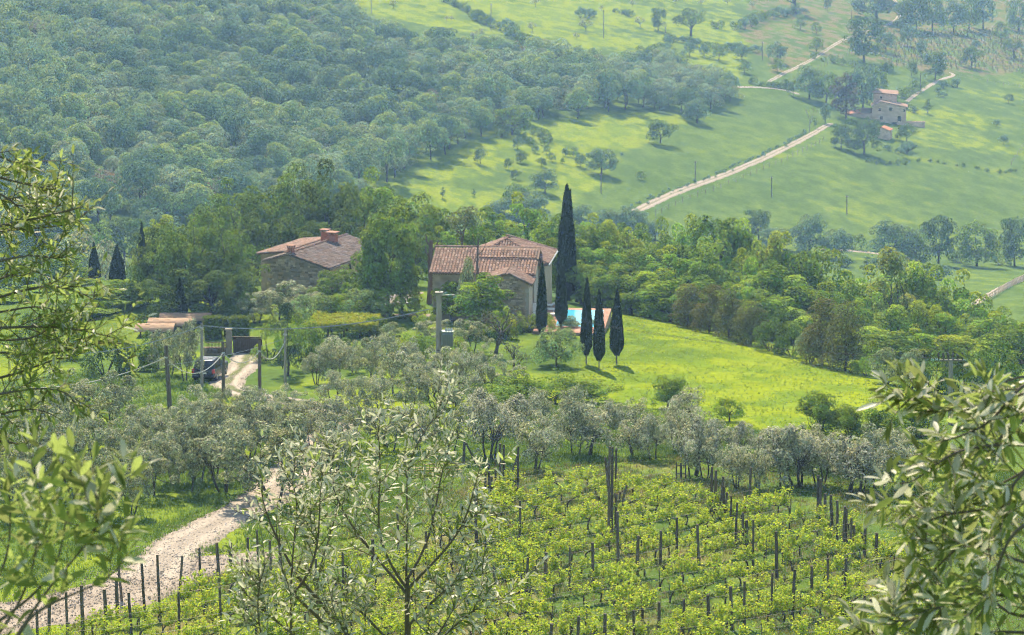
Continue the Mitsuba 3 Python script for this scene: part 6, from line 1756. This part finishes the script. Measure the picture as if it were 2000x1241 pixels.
def near_olive(label, limbs_px, trunk_px, dist, leaf_len, n_side, side_len, seed, r_limb, weights, gap=0.026, droop=0.15, curve=0.25, start=0.2, spread=1.0):
    """An olive tree of which branches reach into the picture: limbs along lines read off the photograph, each
    at its own distance, with side twigs and opposite leaves; all joined to one trunk."""
    rng = np.random.default_rng(seed)
    key = thing('foreground_olive', label, 'olive tree')
    twigs, leaves, wood = [], [], []
    foot_p = P(*trunk_px, dist)
    zg_ = float(gz(foot_p[0], foot_p[1]))
    hub = foot_p
    wood.append(tube(spline([[foot_p[0] + 0.1, foot_p[1] + 0.1, zg_ - 0.3], [foot_p[0] + 0.03, foot_p[1], (zg_ + hub[2]) / 2], hub], 8), np.linspace(r_limb * 4, r_limb * 1.5, 8), 8))
    for pts, d0, d1 in limbs_px:
        line = np.array([P(x, y, d0 + (d1 - d0) * k / max(1, len(pts) - 1)) for k, (x, y) in enumerate(pts)])
        c = spline(line, 30) if len(line) > 2 else line[0] + (line[1] - line[0]) * np.linspace(0, 1, 30)[:, None]
        wood.append(tube(spline([hub, (hub + c[0]) / 2 + [0, 0, 0.03], c[0]], 6), np.linspace(r_limb * 1.5, r_limb * 1.05, 6), 6))
        wood.append(tube(c, np.linspace(r_limb, r_limb * 0.22, 30), 6))
        L = np.linalg.norm(c[-1] - c[0])
        twigs.append((c[18:], 1.0))
        for _ in range(max(2, int(n_side * L))):
            t = rng.uniform(start, 1.0) ** 0.8
            k = min(28, int(t * 29))
            ax = unit(c[k + 1] - c[k])
            d = unit(rng.normal(size=3) * [1, 0.8, 1] * spread + ax * 0.9 + [0, 0, 0.35])
            m = side_len * rng.uniform(0.45, 1.25)
            q = c[k] + d * m * 0.5 + rng.normal(0, 0.05 * m, 3)
            e = c[k] + d * m + [0, 0, curve * m * rng.uniform(-0.4, 1)]
            tw = spline([c[k], q, e], 12)
            wood.append(tube(tw, np.linspace(r_limb * 0.3, r_limb * 0.12, 12), 4))
            twigs.append((tw, 1.0))
            if rng.uniform() < 0.6:
                d2 = unit(d + rng.normal(0, 0.6, 3) + [0, 0, 0.2])
                tw2 = spline([tw[5], tw[5] + d2 * m * 0.3, tw[5] + d2 * m * 0.6 + [0, 0, 0.05 * m]], 10)
                wood.append(tube(tw2, np.linspace(r_limb * 0.2, r_limb * 0.1, 10), 4))
                twigs.append((tw2, 1.0))
    for tw, _ in twigs:
        s = np.r_[0, np.cumsum(np.linalg.norm(np.diff(tw, axis=0), axis=1))]
        for a in np.arange(s[-1] * 0.12, s[-1], gap * rng.uniform(0.85, 1.2)):
            p = np.array([np.interp(a, s, tw[:, k]) for k in range(3)])
            k = min(len(tw) - 2, int(np.searchsorted(s, a)))
            ax = unit(tw[min(k + 1, len(tw) - 1)] - tw[max(k - 1, 0)])
            e1 = unit(np.cross(ax, rng.normal(size=3)))
            for sgn in (1, -1):
                if rng.uniform() < 0.12:
                    continue
                d = unit(ax * rng.uniform(0.5, 1.1) + e1 * sgn + rng.normal(0, 0.22, 3) - [0, 0, droop])
                leaves.append((p, d, leaf_len * rng.uniform(0.6, 1.2) * (1 - 0.35 * (a / s[-1]) ** 3)))
        leaves.append((tw[-1], unit(tw[-1] - tw[-3]), leaf_len * 0.75))
    part(key, 'trunk', coloured(join(wood), (0.135, 0.120, 0.100), 'm_matte', True, 0.35, seed, 9.0))
    rng.shuffle(order := np.arange(len(leaves)))
    proj = project(np.array([l[0] for l in leaves]))
    seen = (proj[:, 0] > -30) & (proj[:, 0] < 2030) & (proj[:, 1] > 0) & (proj[:, 1] < 1270)
    single = [k for k in order if seen[k]][:300]
    rest = sorted(set(range(len(leaves))) - set(single))

    def matrix(p, d, L):
        up = unit(np.array([0, 0, 1.0]) + rng.normal(0, 0.55, 3))
        y = unit(np.cross(up, d))
        M = np.eye(4)
        M[:3, 0], M[:3, 1], M[:3, 2], M[:3, 3] = d * L, y * L * rng.uniform(0.85, 1.25), np.cross(d, y) * L, p
        return M

    for k in single:
        M = matrix(*leaves[k])
        put(key, 'leaf', NEAR_PLY[(int(rng.integers(3)), int(rng.choice(5, p=weights)))], M)
    for mat, cols in (('m_near_leaf', (0, 1, 4)), ('m_gloss_leaf', (2, 3))):
        ms = []
        for k in rest:
            col = int(rng.choice(5, p=weights))
            if col in cols:
                a = LEAVES[int(rng.integers(3))]
                ms.append(moved((a[0], a[1], np.tile(NEAR_COLS[col] * rng.uniform(0.75, 1.25), (len(a[0]), 1))), matrix(*leaves[k])))
        if ms:
            v, f, c = join(ms)
            part(key, 'foliage', mikit.ply((v, f), mat, smooth=True, color=np.clip(c, 0.01, 0.9)), None, 'stuff')
    return key


near_olive('slender young olive with silvery leaves rising at the bottom, in front of the vines',
           [([(792, 1330), (794, 1180), (794, 1080), (795, 990), (800, 905), (825, 850), (850, 812), (862, 775)], 13.0, 13.3),
            ([(795, 1150), (765, 1105), (742, 1040), (741, 960), (742, 900), (738, 850), (728, 822)], 13.0, 12.6),
            ([(796, 1130), (822, 1085), (845, 1020), (858, 950), (872, 890), (888, 838)], 13.0, 13.4),
            ([(798, 1150), (850, 1095), (900, 1030), (925, 960), (940, 905)], 13.0, 12.7),
            ([(794, 1160), (740, 1095), (690, 1030), (655, 965), (645, 915), (660, 880)], 13.0, 13.3),
            ([(572, 1330), (568, 1200), (570, 1110), (577, 1030), (578, 970), (562, 925)], 12.8, 12.7),
            ([(576, 1120), (545, 1060), (520, 1000), (512, 950), (520, 925)], 12.8, 12.9),
            ([(572, 1160), (610, 1100), (622, 1040), (625, 980), (632, 920)], 12.8, 12.6),
            ([(640, 1330), (625, 1230), (620, 1140), (640, 1060), (655, 1010), (700, 930)], 13.2, 13.3),
            ([(800, 1220), (850, 1170), (890, 1140), (950, 1120)], 12.9, 12.6), ([(780, 1260), (720, 1210), (680, 1180), (600, 1170), (560, 1150)], 12.8, 12.6),
            ([(800, 1290), (870, 1240), (930, 1190), (985, 1170)], 12.9, 12.6), ([(640, 1300), (560, 1230), (500, 1180), (470, 1150)], 12.7, 12.6),
            ([(760, 1340), (700, 1260), (660, 1210), (650, 1150)], 12.7, 12.5), ([(820, 1330), (850, 1250), (880, 1200), (900, 1160)], 12.7, 12.9), ([(560, 1350), (520, 1270), (505, 1210), (520, 1100)], 12.7, 12.5)],
           (792, 1400), 13.0, 0.060, 21, 0.22, 901, 0.0085, [0.18, 0.10, 0.40, 0.29, 0.03], 0.030, 0.05, 0.35)
near_olive('dense olive branches reaching in from the lower right edge',
           [([(2070, 760), (1995, 757), (1934, 822), (1880, 850), (1820, 872)], 5.3, 5.2), ([(2080, 745), (1960, 782), (1875, 796), (1815, 788), (1730, 766)], 5.7, 5.8),
            ([(2080, 860), (1960, 870), (1850, 893), (1796, 932), (1722, 936)], 5.5, 5.4), ([(2080, 960), (1990, 985), (1890, 1000), (1820, 1015), (1770, 1060)], 5.5, 5.5),
            ([(2080, 1060), (1960, 1085), (1887, 1066), (1830, 1110), (1780, 1155), (1740, 1170)], 5.4, 5.6), ([(2080, 1150), (1990, 1165), (1900, 1160), (1830, 1190), (1730, 1210)], 5.3, 5.4),
            ([(2080, 1250), (1980, 1235), (1880, 1240), (1800, 1250), (1720, 1260)], 5.4, 5.5), ([(2080, 740), (2010, 735), (1965, 745), (1935, 760)], 5.7, 5.7), ([(2060, 900), (1985, 940), (1950, 1020), (1930, 1110)], 5.2, 5.2),
            ([(2060, 1010), (1975, 1050), (1940, 1140), (1880, 1230)], 5.0, 5.1), ([(2090, 800), (1985, 830), (1920, 900), (1890, 960)], 5.6, 5.7),
            ([(2060, 1180), (1960, 1190), (1900, 1110), (1860, 1040)], 5.6, 5.8), ([(2060, 840), (1940, 950), (1860, 970), (1810, 980)], 5.8, 5.9)],
           (2330, 1000), 5.5, 0.056, 40, 0.12, 902, 0.0048, [0.27, 0.2, 0.2, 0.2, 0.13], 0.022, 0.12, 0.2)
near_olive('leafy olive branches hanging in along the left edge',
           [([(-80, 330), (-10, 345), (50, 360), (110, 372)], 9.4, 9.3), ([(-80, 440), (20, 438), (80, 425), (130, 412), (172, 402)], 9.2, 9.0), ([(-80, 300), (-20, 300), (20, 315), (60, 335)], 9.6, 9.6), ([(-80, 475), (0, 452), (70, 446), (140, 436)], 9.5, 9.4),
            ([(-80, 520), (0, 510), (60, 500), (120, 510)], 9.1, 9.0), ([(-80, 580), (20, 575), (90, 560), (150, 570), (190, 590)], 9.3, 9.2), ([(-80, 640), (20, 640), (110, 640), (180, 650), (240, 665)], 9.0, 8.9),
            ([(-80, 700), (20, 690), (100, 690), (170, 675), (235, 672)], 9.4, 9.3), ([(-80, 740), (30, 730), (100, 705), (150, 690)], 9.2, 9.3), ([(-80, 770), (0, 770), (70, 760), (130, 770), (150, 790)], 9.0, 9.0),
            ([(-80, 820), (0, 810), (50, 800), (110, 815)], 9.3, 9.2), ([(-80, 860), (-10, 860), (40, 870), (60, 880)], 9.2, 9.2), ([(-80, 400), (0, 395), (40, 385), (80, 395)], 9.6, 9.6), ([(-80, 600), (0, 610), (70, 600), (130, 620)], 9.6, 9.6),
            ([(-80, 540), (0, 545), (50, 530), (90, 540)], 9.5, 9.4), ([(-80, 680), (0, 665), (60, 660), (110, 620)], 9.1, 9.0), ([(-80, 360), (-10, 375), (30, 400), (60, 450)], 9.3, 9.3)],
           (-420, 800), 9.3, 0.050, 24, 0.17, 903, 0.0075, [0.34, 0.30, 0.09, 0.13, 0.14], 0.026, 0.1, 0.25)
near_olive('blurred olive twigs close to the camera at the lower left corner',
           [([(-60, 1300), (10, 1220), (60, 1120), (75, 1020), (80, 940)], 4.3, 4.2), ([(0, 1300), (60, 1200), (120, 1120), (170, 1060), (200, 980)], 4.1, 4.0), ([(-60, 1180), (0, 1120), (20, 1020), (15, 930)], 4.4, 4.4),
            ([(30, 1260), (100, 1180), (190, 1140), (250, 1080)], 4.0, 4.0), ([(-40, 1240), (30, 1190), (110, 1100), (130, 1010), (170, 940)], 4.2, 4.1)],
           (-260, 1500), 4.2, 0.049, 24, 0.10, 904, 0.0034, [0.36, 0.36, 0.08, 0.10, 0.10], 0.026, 0.05, 0.2)
